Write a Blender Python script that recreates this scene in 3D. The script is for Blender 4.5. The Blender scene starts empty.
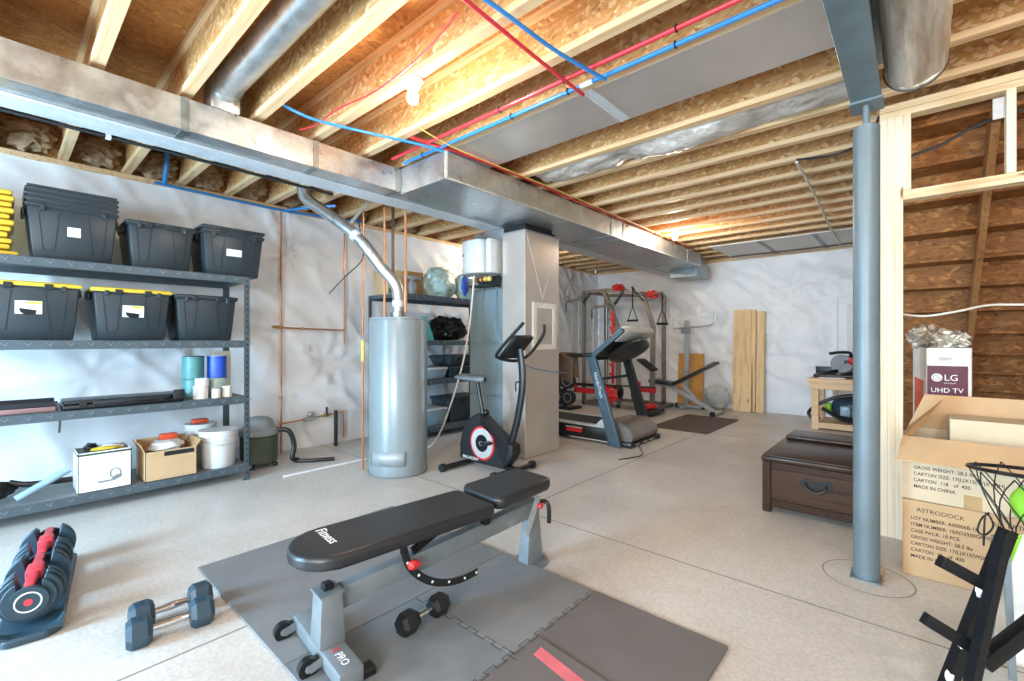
import bpy, bmesh, math, random
from math import sin, cos, pi, radians, atan2, sqrt
from mathutils import Vector, Matrix, noise
random.seed(7)
SC = bpy.context.scene
COL = SC.collection
V = Vector
# ------------------------------------------------------------------ camera, world, exposure
YAW = math.atan(403 / 455.1)
cd = bpy.data.cameras.new('camera'); cam = bpy.data.objects.new('camera', cd); COL.objects.link(cam)
cam.location = (0, 0, 1.25); cam.rotation_euler = (pi / 2, 0, YAW)
cd.sensor_width = 36; cd.lens = 16.0; cd.clip_start = .05
SC.camera = cam
SC.view_settings.view_transform = 'Standard'; SC.view_settings.look = 'None'
SC.view_settings.gamma = 1; SC.view_settings.use_curve_mapping = False
SC.view_settings.exposure = 0.12
wd = bpy.data.worlds.new('world'); SC.world = wd; wd.use_nodes = True
wd.node_tree.nodes['Background'].inputs[0].default_value = (.75, .87, 1, 1)
wd.node_tree.nodes['Background'].inputs[1].default_value = 1.0
def area(name, loc, rot, sx, sy, power, color):
    d = bpy.data.lights.new(name, 'AREA'); d.shape = 'RECTANGLE'; d.size = sx; d.size_y = sy
    d.energy = power; d.color = color
    o = bpy.data.objects.new(name, d); COL.objects.link(o); o.location = loc; o.rotation_euler = rot
    return o
# daylight through the glazed door behind the camera, plus fill from an added window
area('daylight_glazed_door', (-3.1, -2.36, 1.15), (pi / 2, 0, 0), 1.0, 1.9, 320, (.42, .72, 1))
area('added_window_fill', (0.4, -2.36, 1.65), (pi / 2, 0, 0), 2.6, 1.3, 210, (.9, .95, 1))
BULB_POWER = 760
JB = 2.75       # underside of the joists
SUB = 3.05      # underside of the subfloor

# ------------------------------------------------------------------ materials
def lin(c):
    if isinstance(c, str):
        c = tuple(int(c[i:i + 2], 16) / 255 for i in (0, 2, 4))
    return tuple(((x / 12.92) if x <= .04045 else ((x + .055) / 1.055) ** 2.4) for x in c) + (1,)
class NT:
    def __init__(s, name):
        s.m = bpy.data.materials.new(name); s.m.use_nodes = True
        s.t = s.m.node_tree; s.b = s.t.nodes['Principled BSDF']
    def n(s, typ, **k):
        x = s.t.nodes.new(typ)
        for a, b in k.items():
            if a.startswith('i_'):
                key = a[2:]; key = int(key) if key.isdigit() else key.replace('_', ' ')
                if isinstance(b, bpy.types.NodeSocket): s.t.links.new(b, x.inputs[key])
                else: x.inputs[key].default_value = b
            else: setattr(x, a, b)
        return x
    def l(s, a, b): s.t.links.new(a, b)
    def coord(s, scale=(1, 1, 1), rot=(0, 0, 0)):
        c = s.n('ShaderNodeTexCoord'); m = s.n('ShaderNodeMapping')
        s.l(c.outputs['Object'], m.inputs[0]); m.inputs['Scale'].default_value = scale; m.inputs['Rotation'].default_value = rot
        return m.outputs[0]
    def ramp(s, fac, stops):
        r = s.n('ShaderNodeValToRGB'); e = r.color_ramp.elements
        while len(e) < len(stops): e.new(.5)
        for i, (p, c) in enumerate(stops): e[i].position = p; e[i].color = c if len(c) == 4 else lin(c)
        s.l(fac, r.inputs[0]); return r.outputs[0]
    def mix(s, fac, a, b, mode='MIX'):
        x = s.n('ShaderNodeMix', data_type='RGBA', blend_type=mode)
        for i, v in ((0, fac), (6, a), (7, b)):
            if isinstance(v, bpy.types.NodeSocket): s.l(v, x.inputs[i])
            else: x.inputs[i].default_value = v
        return x.outputs[2]
    def noise(s, co, scale, detail=3, rough=.5, dist=0):
        x = s.n('ShaderNodeTexNoise'); s.l(co, x.inputs['Vector']); x.inputs['Scale'].default_value = scale
        x.inputs['Detail'].default_value = detail; x.inputs['Roughness'].default_value = rough; x.inputs['Distortion'].default_value = dist
        return x.outputs[0]
    def bump(s, h, strength=.3, dist=.01):
        x = s.n('ShaderNodeBump'); s.l(h, x.inputs['Height']); x.inputs['Strength'].default_value = strength; x.inputs['Distance'].default_value = dist
        s.l(x.outputs[0], s.b.inputs['Normal'])
    def set(s, rough=.5, metal=0, spec=.5, coat=0):
        s.b.inputs['Roughness'].default_value = rough; s.b.inputs['Metallic'].default_value = metal
        s.b.inputs['Specular IOR Level'].default_value = spec; s.b.inputs['Coat Weight'].default_value = coat
    def base(s, c): s.l(c, s.b.inputs['Base Color'])
MC = {}
def plain(name, col, rough=.5, metal=0, var=.12, vs=9, bump=0, bs=120, spec=.5, coat=0, emit=0):
    if name in MC: return MC[name]
    t = NT(name); t.set(rough, metal, spec, coat); c = lin(col); co = t.coord()
    f = t.noise(co, vs, 4)
    a = tuple(x * (1 - var) for x in c[:3]) + (1,); b = tuple(min(1, x * (1 + var)) for x in c[:3]) + (1,)
    t.base(t.ramp(f, [(.3, a), (.7, b)]))
    if bump: t.bump(t.noise(co, bs, 2), bump, .004)
    if emit:
        t.b.inputs['Emission Color'].default_value = c; t.b.inputs['Emission Strength'].default_value = emit
    MC[name] = t.m; return t.m
def wood_osb(name, dark, mid, light, sc=(9, 40, 40), rough=.65):
    t = NT(name); t.set(rough, 0, .3)
    outs = []
    for k, (s_, r) in enumerate(((sc, (0, .5, .3)), ((sc[0] * 1.2, sc[1] * .8, sc[2] * .8), (0, -.6, -.5)))):
        co = t.coord((1, 1, 1), r)
        m = t.n('ShaderNodeMapping'); t.l(co, m.inputs[0]); m.inputs['Scale'].default_value = s_
        dn = t.n('ShaderNodeTexNoise'); t.l(m.outputs[0], dn.inputs[0]); dn.inputs['Scale'].default_value = .6
        ad = t.n('ShaderNodeVectorMath', operation='MULTIPLY_ADD'); t.l(dn.outputs[1], ad.inputs[0]); ad.inputs[1].default_value = (.9, .9, .9); t.l(m.outputs[0], ad.inputs[2])
        v = t.n('ShaderNodeTexVoronoi'); t.l(ad.outputs[0], v.inputs['Vector']); v.inputs['Scale'].default_value = 1
        sp = t.n('ShaderNodeSeparateColor'); t.l(v.outputs['Color'], sp.inputs[0]); outs.append(sp.outputs[0])
    fm = t.noise(t.coord(), 14, 2)
    st = t.ramp(fm, [(.45, (0, 0, 0, 1)), (.55, (1, 1, 1, 1))])
    f = t.mix(st, outs[0], outs[1])
    col = t.ramp(f, [(0, dark), (.25, mid), (.7, mid), (1, light)])
    g = t.noise(t.coord((6, 60, 60)), 1.5, 4)
    col = t.mix(.35, col, t.ramp(g, [(.3, mid), (.7, light)]))
    t.base(col); t.bump(f, .25, .003); MC[name] = t.m; return t.m
def wood_pine(name, a, b, axis='X', knots=True, rough=.55, sc=1.0):
    t = NT(name); t.set(rough, 0, .35)
    S = {'X': (1.2, 26, 26), 'Y': (26, 1.2, 26), 'Z': (26, 26, 1.2)}[axis]
    co = t.coord(tuple(x * sc for x in S))
    f = t.noise(co, 1.3, 5, .55, .6)
    col = t.ramp(f, [(.3, a), (.5, b), (.75, b)])
    if knots:
        K = {'X': (3, 14, 14), 'Y': (14, 3, 14), 'Z': (14, 14, 3)}[axis]
        v = t.n('ShaderNodeTexVoronoi'); t.l(t.coord(K), v.inputs['Vector']); v.inputs['Scale'].default_value = .8
        k = t.ramp(v.outputs['Distance'], [(.05, (1, 1, 1, 1)), (.14, (0, 0, 0, 1))])
        col = t.mix(k, col, lin('8a5a32'))
    t.base(col); t.bump(f, .12, .002); MC[name] = t.m; return t.m
def galvanised(name, col='c9cdce', rough=.34, var=.14, sc=7, metal=.85):
    t = NT(name); t.set(rough, metal, .5); co = t.coord()
    v = t.n('ShaderNodeTexVoronoi'); t.l(co, v.inputs['Vector']); v.inputs['Scale'].default_value = 45
    sp = t.n('ShaderNodeSeparateColor'); t.l(v.outputs['Color'], sp.inputs[0])
    c = lin(col); n1 = t.noise(co, sc, 5, .6, .8)
    cc = t.ramp(n1, [(.3, tuple(x * (1 - var) for x in c[:3]) + (1,)), (.7, tuple(min(1, x * (1 + var)) for x in c[:3]) + (1,))])
    sp2 = t.ramp(sp.outputs[0], [(0, (.9, .9, .9, 1)), (1, (1, 1, 1, 1))])
    t.base(t.mix(1, cc, sp2, 'MULTIPLY'))
    t.l(t.ramp(n1, [(.3, (rough * .75,) * 3 + (1,)), (.7, (rough * 1.35,) * 3 + (1,))]), t.b.inputs['Roughness'])
    t.bump(t.noise(co, 3.2, 2), .14, .02); MC[name] = t.m; return t.m
def concrete():
    t = NT('concrete'); t.set(.42, 0, .5); co = t.coord()
    a = t.ramp(t.noise(co, 1.1, 6, .62, .5), [(.3, 'c6c0b7'), (.5, 'd2cdc5'), (.72, 'dcd8d1')])
    b = t.ramp(t.noise(co, 60, 3), [(.35, (.86, .86, .86, 1)), (.6, (1, 1, 1, 1))])
    c = t.ramp(t.noise(co, 5, 8, .7, 1.5), [(.46, (1, 1, 1, 1)), (.5, (.95, .945, .94, 1)), (.54, (1, 1, 1, 1))])
    t.base(t.mix(1, t.mix(1, a, b, 'MULTIPLY'), c, 'MULTIPLY'))
    t.l(t.ramp(t.noise(co, 2.5, 5), [(.3, (.3,) * 3 + (1,)), (.7, (.52,) * 3 + (1,))]), t.b.inputs['Roughness'])
    t.bump(t.noise(co, 90, 3), .06, .003); return t.m
def vinyl():
    t = NT('white_vinyl_insulation_facing'); t.set(.42, 0, .5); co = t.coord()
    t.base(t.ramp(t.noise(co, 2.2, 5, .6), [(.3, 'e4e6e8'), (.7, 'f1f2f2')]))
    n1 = t.noise(t.coord((1, 1, 2.2)), 3.5, 6, .6, 1.4)
    t.bump(n1, .22, .015); return t.m
def foil(name, col='c8c2b8', rough=.3, s=18):
    t = NT(name); t.set(rough, .55, .5); co = t.coord(); t.base(t.ramp(t.noise(co, 4, 4), [(.3, lin(col)), (.7, 'e8e4dc')]))
    v = t.n('ShaderNodeTexVoronoi'); t.l(co, v.inputs['Vector']); v.inputs['Scale'].default_value = s
    t.bump(t.mix(.5, v.outputs['Distance'], t.noise(co, s * 1.5, 5, .6, 1)), .8, .02); MC[name] = t.m; return t.m
def ribbed(name, col, scale=160, rough=.5, axis='X', strength=.5):
    t = NT(name); t.set(rough, 0, .5); c = lin(col); co = t.coord()
    w = t.n('ShaderNodeTexWave', bands_direction=axis); t.l(co, w.inputs['Vector']); w.inputs['Scale'].default_value = scale
    f = t.noise(co, 6, 4); t.base(t.ramp(f, [(.3, tuple(x * .85 for x in c[:3]) + (1,)), (.7, tuple(x * 1.15 for x in c[:3]) + (1,))]))
    t.bump(w.outputs[1], strength, .003); MC[name] = t.m; return t.m
M = {}
M['osb'] = wood_osb('osb_joist_web', '7b4a22', 'c38745', 'f0cf9f', (13, 62, 62))
M['osb_sub'] = wood_osb('osb_subfloor', '7c4c26', 'b0753c', 'd29d62', (40, 12, 40))
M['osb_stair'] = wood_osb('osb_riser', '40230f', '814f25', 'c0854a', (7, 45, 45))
M['pine_x'] = wood_pine('pine_flange', 'c79a69', 'e2bf92', 'X', False)
M['pine_z'] = wood_pine('pine_stud', 'dfc39c', 'efdcbf', 'Z')
M['pine_plate'] = wood_pine('pine_plate', 'd6b183', 'ead0a6', 'X')
M['pine_bench'] = wood_pine('pine_workbench', 'd3ab7c', 'e6c49a', 'X', False)
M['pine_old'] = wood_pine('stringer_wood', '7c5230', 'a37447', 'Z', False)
M['plank'] = wood_pine('plank_wood', 'd8aa6c', 'eccb98', 'Z')
M['particle'] = wood_osb('particle_board', 'a8702e', 'c98f46', 'dba964', (60, 60, 60))
M['walnut'] = wood_pine('dark_stained_wood', '261810', '3b2718', 'Y', False, .3)
M['walnut_x'] = wood_pine('dark_stained_panel', '2f1e15', '47301f', 'X', False, .33)
M['galv'] = galvanised('galvanised_sheet')
M['galv_warm'] = plain('galvanised_sheet_warm', 'dcd3ca', .3, .6, .06, 3)
M['galv_dk'] = galvanised('galvanised_sheet_dull', '9aa3a5', .38)
M['galv_lt'] = galvanised('bright_galvanised_strip', 'dfe3e6', .45, .05, 7, .35)
M['beamsteel'] = plain('grey_painted_steel', '6d7d82', .38, .25, .14, 6, .05)
M['colsteel'] = plain('blue_grey_column_paint', '6e7c81', .42, .2, .1, 5, .04)
M['conc'] = concrete()
M['joint'] = plain('floor_joint_sealant', '8f8a83', .8)  # even grey of the floor joints and the column patch outline
M['vinyl'] = vinyl()
M['foil'] = foil('crumpled_foil_insulation')
def duct_wrap():
    t = NT('foil_duct_wrap'); t.set(.36, .7, .5); co = t.coord((9, 1.1, 9))
    f = t.noise(co, 1.6, 5, .6, .5); t.base(t.ramp(f, [(.3, '9c8a74'), (.5, 'd3cabc'), (.7, 'eeeae2')])); t.bump(t.noise(t.coord((50, 8, 50)), 1.5, 4), .5, .006); return t.m
M['foil_duct'] = duct_wrap()
M['foil_bag'] = foil('foil_bag', 'b8a98c', .25, 26)
M['batt'] = plain('brown_fibreglass', '9a7f62', .9, 0, .35, 7, .9, 60, .1)
M['whitewall'] = plain('white_painted_wall', 'e4e2dd', .7, 0, .03)
M['copper'] = plain('copper_pipe', 'c98b64', .35, .6, .15)
M['blackpipe'] = plain('black_pipe', '1c2426', .45)
M['pex_blue'] = plain('blue_water_tube', '2f83c8', .35, 0, .08)
M['pex_red'] = plain('red_water_tube', 'c9323c', .35, 0, .08)
M['brownpipe'] = plain('brown_pipe', '6b5344', .4, .3)
M['brass'] = plain('brass_fitting', 'c9a35a', .3, .8)
M['cable_w'] = plain('white_cable', 'dcd6c8', .5)
M['cable_y'] = plain('yellow_cable', 'd8be62', .5)
M['cable_b'] = plain('blue_grey_cable', '5a86ac', .45)
M['cable_k'] = plain('black_cable', '23262a', .5)
M['rackmetal'] = plain('charcoal_rack_paint', '4f5a5f', .45, .2, .12, 12, .08)
M['shelfboard'] = plain('grey_shelf_board', '77797a', .6)
M['slot'] = plain('slot_black', '14181a', .7)
M['tote'] = plain('black_tote_plastic', '2c363b', .38, 0, .1, 5, .04)
M['tote_rib'] = plain('tote_groove', '161d20', .5)
M['yellow'] = plain('yellow_plastic', 'e6c03c', .42, 0, .06)
M['label'] = plain('white_label', 'e9e6dc', .6)
M['label_y'] = plain('label_yellow', 'd9b53c', .6)
M['white'] = plain('white_plastic', 'e3e4e3', .35, 0, .03)
M['heater'] = plain('grey_enamel_tank', '8d9799', .27, .12, .05, 2)
M['heater_top'] = plain('tank_top_grey', 'a0a7a9', .4, .2)
M['black'] = plain('black_plastic', '17191b', .35)
M['blackmat'] = plain('black_satin', '1b1d1f', .55)
M['blacksteel'] = plain('black_steel', '15171a', .33, .3)
M['rubber'] = plain('rubber_daylight_blue', '2c4554', .4, 0, .1)  # black rubber; the blue daylight on it is put into the colour
M['chrome'] = plain('chrome', 'd5d8da', .12, 1, .03)
M['greysteel'] = plain('grey_powder_coat', '7b8488', .38, .15)
M['silver'] = plain('silver_paint', 'b3b7b8', .3, .4)
M['vinylpad'] = plain('black_vinyl_upholstery', '25272a', .36, 0, .08, 5, .08, 300)
M['red'] = plain('red_paint', 'd22f33', .35, 0, .06)
M['redstrap'] = plain('red_plastic', 'd9424f', .4)
M['pink'] = plain('pink_stripe', 'd87078', .6)
M['mat_rib'] = ribbed('ribbed_foam_mat', '7b8083', 60, .42, 'X', .35)
M['mat_plain'] = plain('grey_foam_mat', '7d7f80', .5, 0, .08, 5, .15, 350)
M['mat_dark'] = plain('dark_foam_mat', '6a6664', .55, 0, .08, 5, .15, 350)
M['mat_back'] = plain('brown_grey_mat', '5c5148', .7, 0, .1, 5, .15, 300)
M['treadblue'] = plain('blue_grey_upright', '49606c', .35, .2)
M['treadblack'] = plain('treadmill_black', '1d1f20', .4)
M['tgrey'] = plain('light_grey_panel', 'b9bab6', .4)
M['cagegrey'] = plain('grey_trainer_frame', '827b72', .35, .3)
M['towel'] = plain('brown_towel', '6b5a4c', .95, 0, .35, 30, .6, 200)
M['card'] = plain('cardboard', 'c9a67c', .75, 0, .06, 6, .06, 300)
M['card_in'] = plain('cardboard_inside', 'b98f62', .8, 0, .06)
M['card_lt'] = plain('pale_cardboard', 'd6c3a3', .75, 0, .05)
M['ink'] = plain('box_ink', '3d332a', .8)
M['inkw'] = plain('white_ink', 'f0eeea', .6)
M['maroon'] = plain('maroon_print', '5a1830', .45)
M['orange'] = plain('orange_print', 'd8502a', .5)
M['tape'] = plain('packing_tape', 'b99b6b', .3)
M['teal'] = plain('teal_plastic', '4aa7a3', .45)
M['tealcan'] = plain('teal_label', '4f8a88', .4)
M['bluelabel'] = plain('blue_label', '2a55c8', .4)
M['bucket'] = plain('white_bucket', 'd6d7d4', .4, 0, .05)
M['grey'] = plain('mid_grey_plastic', '84888a', .5)
M['lime'] = plain('lime_green_plastic', '8bd22c', .4)
M['olive'] = plain('olive_plastic', '444b3a', .45)
M['ballgreen'] = plain('green_ball', '8ed03c', .45)
M['blueplastic'] = plain('clear_blue_plastic', '8fa9b8', .3)
M['bag_mint'] = plain('crinkled_mint_bag', 'b4cdc6', .3, 0, .2, 14, .9, 22); 
M['bag_blue'] = plain('blue_bag', '3458b8', .4)
M['furn'] = galvanised('furnace_grey', '8a9797', .4, .06, 7, .5)
M['furn_face'] = plain('furnace_panel', '7d8d90', .45, .2, .05)
M['screen'] = plain('dark_screen', '0c1013', .15)
M['glass'] = plain('window_glass', 'a8b8c0', .1)
M['bulb'] = plain('lit_bulb', 'ffefdc', .4, emit=BULB_POWER)
M['pinkcase'] = plain('pinkish_tray', '9a7672', .5)
M['saddle'] = plain('grey_saddle', '6f7577', .45)

# ------------------------------------------------------------------ mesh builder
class MB:
    def __init__(s): s.bm = bmesh.new()
    def _xf(s, vs, M_):
        if M_ is not None: bmesh.ops.transform(s.bm, matrix=M_, verts=vs)
    def box(s, x0, x1, y0, y1, z0, z1, bev=0, seg=2, mx=None, mi=0):
        r = bmesh.ops.create_cube(s.bm, size=1)
        vs = r['verts']
        bmesh.ops.transform(s.bm, matrix=Matrix.Translation(((x0 + x1) / 2, (y0 + y1) / 2, (z0 + z1) / 2)) @ Matrix.Diagonal((abs(x1 - x0), abs(y1 - y0), abs(z1 - z0), 1)), verts=vs)
        if bev:
            es = list({e for v in vs for e in v.link_edges})
            rr = bmesh.ops.bevel(s.bm, geom=vs + es, offset=bev, segments=seg, affect='EDGES', profile=.5)
            vs = list({v for f in rr['faces'] for v in f.verts} | {v for v in rr['verts']})
            # all verts connected
            seen = set(vs); st = list(vs)
            while st:
                v = st.pop()
                for e in v.link_edges:
                    o = e.other_vert(v)
                    if o not in seen: seen.add(o); st.append(o)
            vs = list(seen)
        if mi:
            for f in {f for v in vs for f in v.link_faces}: f.material_index = mi
        s._xf(vs, mx); return s
    def hexa(s, p):     # 8 corners: bottom 4 then top 4 (ccw)
        vs = [s.bm.verts.new(q) for q in p]
        for a in ((3, 2, 1, 0), (4, 5, 6, 7), (0, 1, 5, 4), (1, 2, 6, 5), (2, 3, 7, 6), (3, 0, 4, 7)): s.bm.faces.new([vs[i] for i in a])
        return s
    def taper(s, cx, cy, z0, z1, sx0, sy0, sx1, sy1, bev=0):
        n0 = len(s.bm.verts)
        s.hexa([(cx - sx0 / 2, cy - sy0 / 2, z0), (cx + sx0 / 2, cy - sy0 / 2, z0), (cx + sx0 / 2, cy + sy0 / 2, z0), (cx - sx0 / 2, cy + sy0 / 2, z0),
                (cx - sx1 / 2, cy - sy1 / 2, z1), (cx + sx1 / 2, cy - sy1 / 2, z1), (cx + sx1 / 2, cy + sy1 / 2, z1), (cx - sx1 / 2, cy + sy1 / 2, z1)])
        if bev:
            s.bm.verts.ensure_lookup_table(); vs = s.bm.verts[n0:]
            es = list({e for v in vs for e in v.link_edges})
            bmesh.ops.bevel(s.bm, geom=list(vs) + es, offset=bev, segments=2, affect='EDGES', profile=.5)
        return s
    def bar(s, p0, p1, w, h, up=(0, 0, 1), bev=0):
        p0, p1 = V(p0), V(p1); d = p1 - p0; L = d.length; d.normalize(); up = V(up)
        if abs(d.dot(up)) > .98: up = V((1, 0, 0)) if abs(d.x) < .9 else V((0, 1, 0))
        x = d.cross(up).normalized(); z = x.cross(d).normalized()
        R = Matrix((x, d, z)).transposed().to_4x4(); R.translation = (p0 + p1) / 2
        return s.box(-w / 2, w / 2, -L / 2, L / 2, -h / 2, h / 2, bev, 2, R)
    def cyl(s, p0, p1, r0, r1=None, n=16):
        return s.tube([p0, p1], r0, n, radii=[r0, r0 if r1 is None else r1])
    def tube(s, pts, r, n=8, radii=None, closed=False, smooth=0, caps=True, flat=None):
        pts = [V(p) for p in pts]
        if smooth:
            out = []; N = len(pts); rr = []
            rng = range(N if closed else N - 1)
            for i in rng:
                if closed: p = [pts[(i + k) % N] for k in (-1, 0, 1, 2)]
                else: p = [pts[max(i - 1, 0)], pts[i], pts[i + 1], pts[min(i + 2, N - 1)]]
                for k in range(smooth):
                    t = k / smooth
                    out.append(.5 * (2 * p[1] + (p[2] - p[0]) * t + (2 * p[0] - 5 * p[1] + 4 * p[2] - p[3]) * t * t + (3 * p[1] - p[0] - 3 * p[2] + p[3]) * t ** 3))
                    if radii: rr.append(radii[i] * (1 - t) + radii[min(i + 1, N - 1)] * t)
            if not closed:
                out.append(pts[-1])
                if radii: rr.append(radii[-1])
            pts = out; radii = rr if radii else None
        N = len(pts); rings = []
        prev = None
        for i, p in enumerate(pts):
            if closed: d = pts[(i + 1) % N] - pts[i - 1]
            elif i == 0: d = pts[1] - p
            elif i == N - 1: d = p - pts[-2]
            else: d = (pts[i + 1] - p).normalized() + (p - pts[i - 1]).normalized()
            if d.length < 1e-9: d = V((0, 0, 1))
            d.normalize()
            if prev is None:
                a = V((0, 0, 1)) if abs(d.z) < .9 else V((1, 0, 0)); x = d.cross(a).normalized()
            else:
                x = (prev - d * prev.dot(d))
                x = x.normalized() if x.length > 1e-6 else d.orthogonal().normalized()
            prev = x; y = d.cross(x)
            R = radii[i] if radii else r
            fx, fy = (flat if flat else (1, 1))
            rings.append([s.bm.verts.new(p + x * cos(2 * pi * k / n) * R * fx + y * sin(2 * pi * k / n) * R * fy) for k in range(n)])
        for i in range(N if closed else N - 1):
            a, b = rings[i], rings[(i + 1) % N]
            for k in range(n): s.bm.faces.new((a[k], a[(k + 1) % n], b[(k + 1) % n], b[k]))
        if caps and not closed:
            s.bm.faces.new(rings[0][::-1]); s.bm.faces.new(rings[-1])
        return s
    def lathe(s, prof, c=(0, 0, 0), n=32, mx=None):
        c = V(c); rings = []; vs = []
        for r, z in prof:
            ring = [s.bm.verts.new(c + V((max(r, 1e-4) * cos(2 * pi * k / n), max(r, 1e-4) * sin(2 * pi * k / n), z))) for k in range(n)]
            rings.append(ring); vs += ring
        for a, b in zip(rings, rings[1:]):
            for k in range(n): s.bm.faces.new((a[k], a[(k + 1) % n], b[(k + 1) % n], b[k]))
        s.bm.faces.new(rings[0][::-1]); s.bm.faces.new(rings[-1]); s._xf(vs, mx); return s
    def prism(s, poly, axis, a0, a1, mx=None):
        f = {'x': lambda u, v, w: (w, u, v), 'y': lambda u, v, w: (u, w, v), 'z': lambda u, v, w: (u, v, w)}[axis]
        A = [s.bm.verts.new(f(u, v, a0)) for u, v in poly]; B = [s.bm.verts.new(f(u, v, a1)) for u, v in poly]
        n = len(poly)
        s.bm.faces.new(A[::-1]); s.bm.faces.new(B)
        for k in range(n): s.bm.faces.new((A[k], A[(k + 1) % n], B[(k + 1) % n], B[k]))
        s._xf(A + B, mx); return s
    def blob(s, c, r, amp=.15, freq=2.5, sub=3, seed=0, mx=None, flatb=None):
        res = bmesh.ops.create_icosphere(s.bm, subdivisions=sub, radius=1)
        for v in res['verts']:
            n_ = noise.noise(v.co * freq + V((seed * 3.7, seed, 0)))
            n2 = noise.noise(v.co * freq * 2.7 + V((seed, 5, seed)))
            q = v.co * (1 + amp * n_ * 1.6 + amp * .8 * n2)
            v.co = V((q.x * r[0], q.y * r[1], q.z * r[2]))
            if flatb is not None: v.co.z = max(v.co.z, flatb)
        if mx is not None: s._xf(res['verts'], mx)
        bmesh.ops.translate(s.bm, vec=c, verts=res['verts']); return s
    def sheet(s, fn, nu, nv, closed=False):
        g = [[s.bm.verts.new(fn(i / nu, j / nv)) for j in range(nv + 1)] for i in range(nu + 1)]
        for i in range(nu):
            for j in range(nv): s.bm.faces.new((g[i][j], g[i + 1][j], g[i + 1][j + 1], g[i][j + 1]))
        return s
    def text(s, body, size, mx, ext=.0006, align='LEFT', bold=0):
        cu = bpy.data.curves.new('t', 'FONT'); cu.body = body; cu.size = size; cu.extrude = ext; cu.align_x = align; cu.resolution_u = 3; cu.offset = bold
        o = bpy.data.objects.new('t', cu); me = bpy.data.meshes.new_from_object(o)
        n0 = len(s.bm.verts); s.bm.from_mesh(me); s.bm.verts.ensure_lookup_table(); s._xf(s.bm.verts[n0:], mx)
        bpy.data.objects.remove(o); bpy.data.curves.remove(cu); bpy.data.meshes.remove(me); return s
    def xf(s, mx): bmesh.ops.transform(s.bm, matrix=mx, verts=s.bm.verts[:]); return s
    def build(s, name, mat, parent=None, w=False, smooth=35, solid=0, center=True):
        bm = s.bm; bmesh.ops.recalc_face_normals(bm, faces=bm.faces[:])
        off = V((0, 0, 0))
        if parent is not None:
            if w:
                r = parent
                while r.parent: r = r.parent
                bmesh.ops.transform(bm, matrix=(Matrix.Translation(r.location) @ Matrix.Rotation(r.rotation_euler.z, 4, 'Z')).inverted(), verts=bm.verts[:])
        elif center:
            xs = [v.co.x for v in bm.verts]; ys = [v.co.y for v in bm.verts]; zs = [v.co.z for v in bm.verts]
            off = V(((min(xs) + max(xs)) / 2, (min(ys) + max(ys)) / 2, min(zs)))
            bmesh.ops.translate(bm, vec=-off, verts=bm.verts[:])
        me = bpy.data.meshes.new(name); bm.to_mesh(me); bm.free()
        for m_ in (mat if isinstance(mat, (list, tuple)) else [mat]): me.materials.append(M[m_] if isinstance(m_, str) else m_)
        if smooth: me.shade_smooth(); me.set_sharp_from_angle(angle=radians(smooth))
        o = bpy.data.objects.new(name, me); COL.objects.link(o); o.location = off
        if parent is not None: o.parent = parent
        if solid:
            md = o.modifiers.new('solidify', 'SOLIDIFY'); md.thickness = solid; md.offset = 0
        return o
def tag(o, label, cat, group=None, kind=None):
    o['label'] = label; o['category'] = cat
    if group: o['group'] = group
    if kind: o['kind'] = kind
    return o
def thing(name, label, cat, loc=(0, 0, 0), rz=0, group=None):
    o = bpy.data.objects.new(name, None); COL.objects.link(o); o.location = loc; o.rotation_euler = (0, 0, rz)
    o.empty_display_size = .1
    return tag(o, label, cat, group)
def struct(o, label=None):
    o['kind'] = 'structure'
    if label: o['label'] = label
    return o
def copy_tree(o, parent=None):
    c = o.copy(); COL.objects.link(c)
    if parent is not None: c.parent = parent
    for ch in list(o.children): copy_tree(ch, c)
    return c
def Rz(a): return Matrix.Rotation(a, 4, 'Z')
def Rx(a): return Matrix.Rotation(a, 4, 'X')
def Ry(a): return Matrix.Rotation(a, 4, 'Y')
def T(*p): return Matrix.Translation(p)
FACE_MY = Rx(pi / 2)                       # text facing -Y, reading along +X
FACE_PX = Rz(pi / 2) @ Rx(pi / 2)          # text facing +X, reading along +Y

# ================================================================== SETTING
X0, X1, Y0, Y1 = -5.4, 3.2, -2.4, 8.95
struct(MB().box(X0 - .1, X1 + .1, Y0 - .1, Y1 + .1, -.12, 0).build('floor', 'conc', smooth=0), 'bare light concrete floor')
def joint(n, *b): struct(MB().box(*b).build('trim_%d' % n, 'joint', smooth=0), 'narrow control joint cut in the concrete floor')
joint(1, -2.195, -2.186, Y0, Y1, -.001, .0012)
joint(2, X0, X1, 2.55, 2.559, -.001, .0012)
joint(3, X0, X1, 6.35, 6.358, -.001, .0012)
ring = MB(); ring.sheet(lambda u, v: (-.19 + (.19 + .006 * v) * cos(u * 2 * pi), 3.04 + (.19 + .006 * v) * sin(u * 2 * pi), .0014), 64, 1)
struct(ring.build('trim_4', 'joint', smooth=0), 'round patch outline in the concrete around the steel column')
struct(MB().box(X0 - .1, X1 + .1, Y0 - .1, Y1 + .1, SUB, SUB + .03).build('ceiling', 'osb_sub', smooth=0), 'oriented strand board subfloor above the joists')

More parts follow.
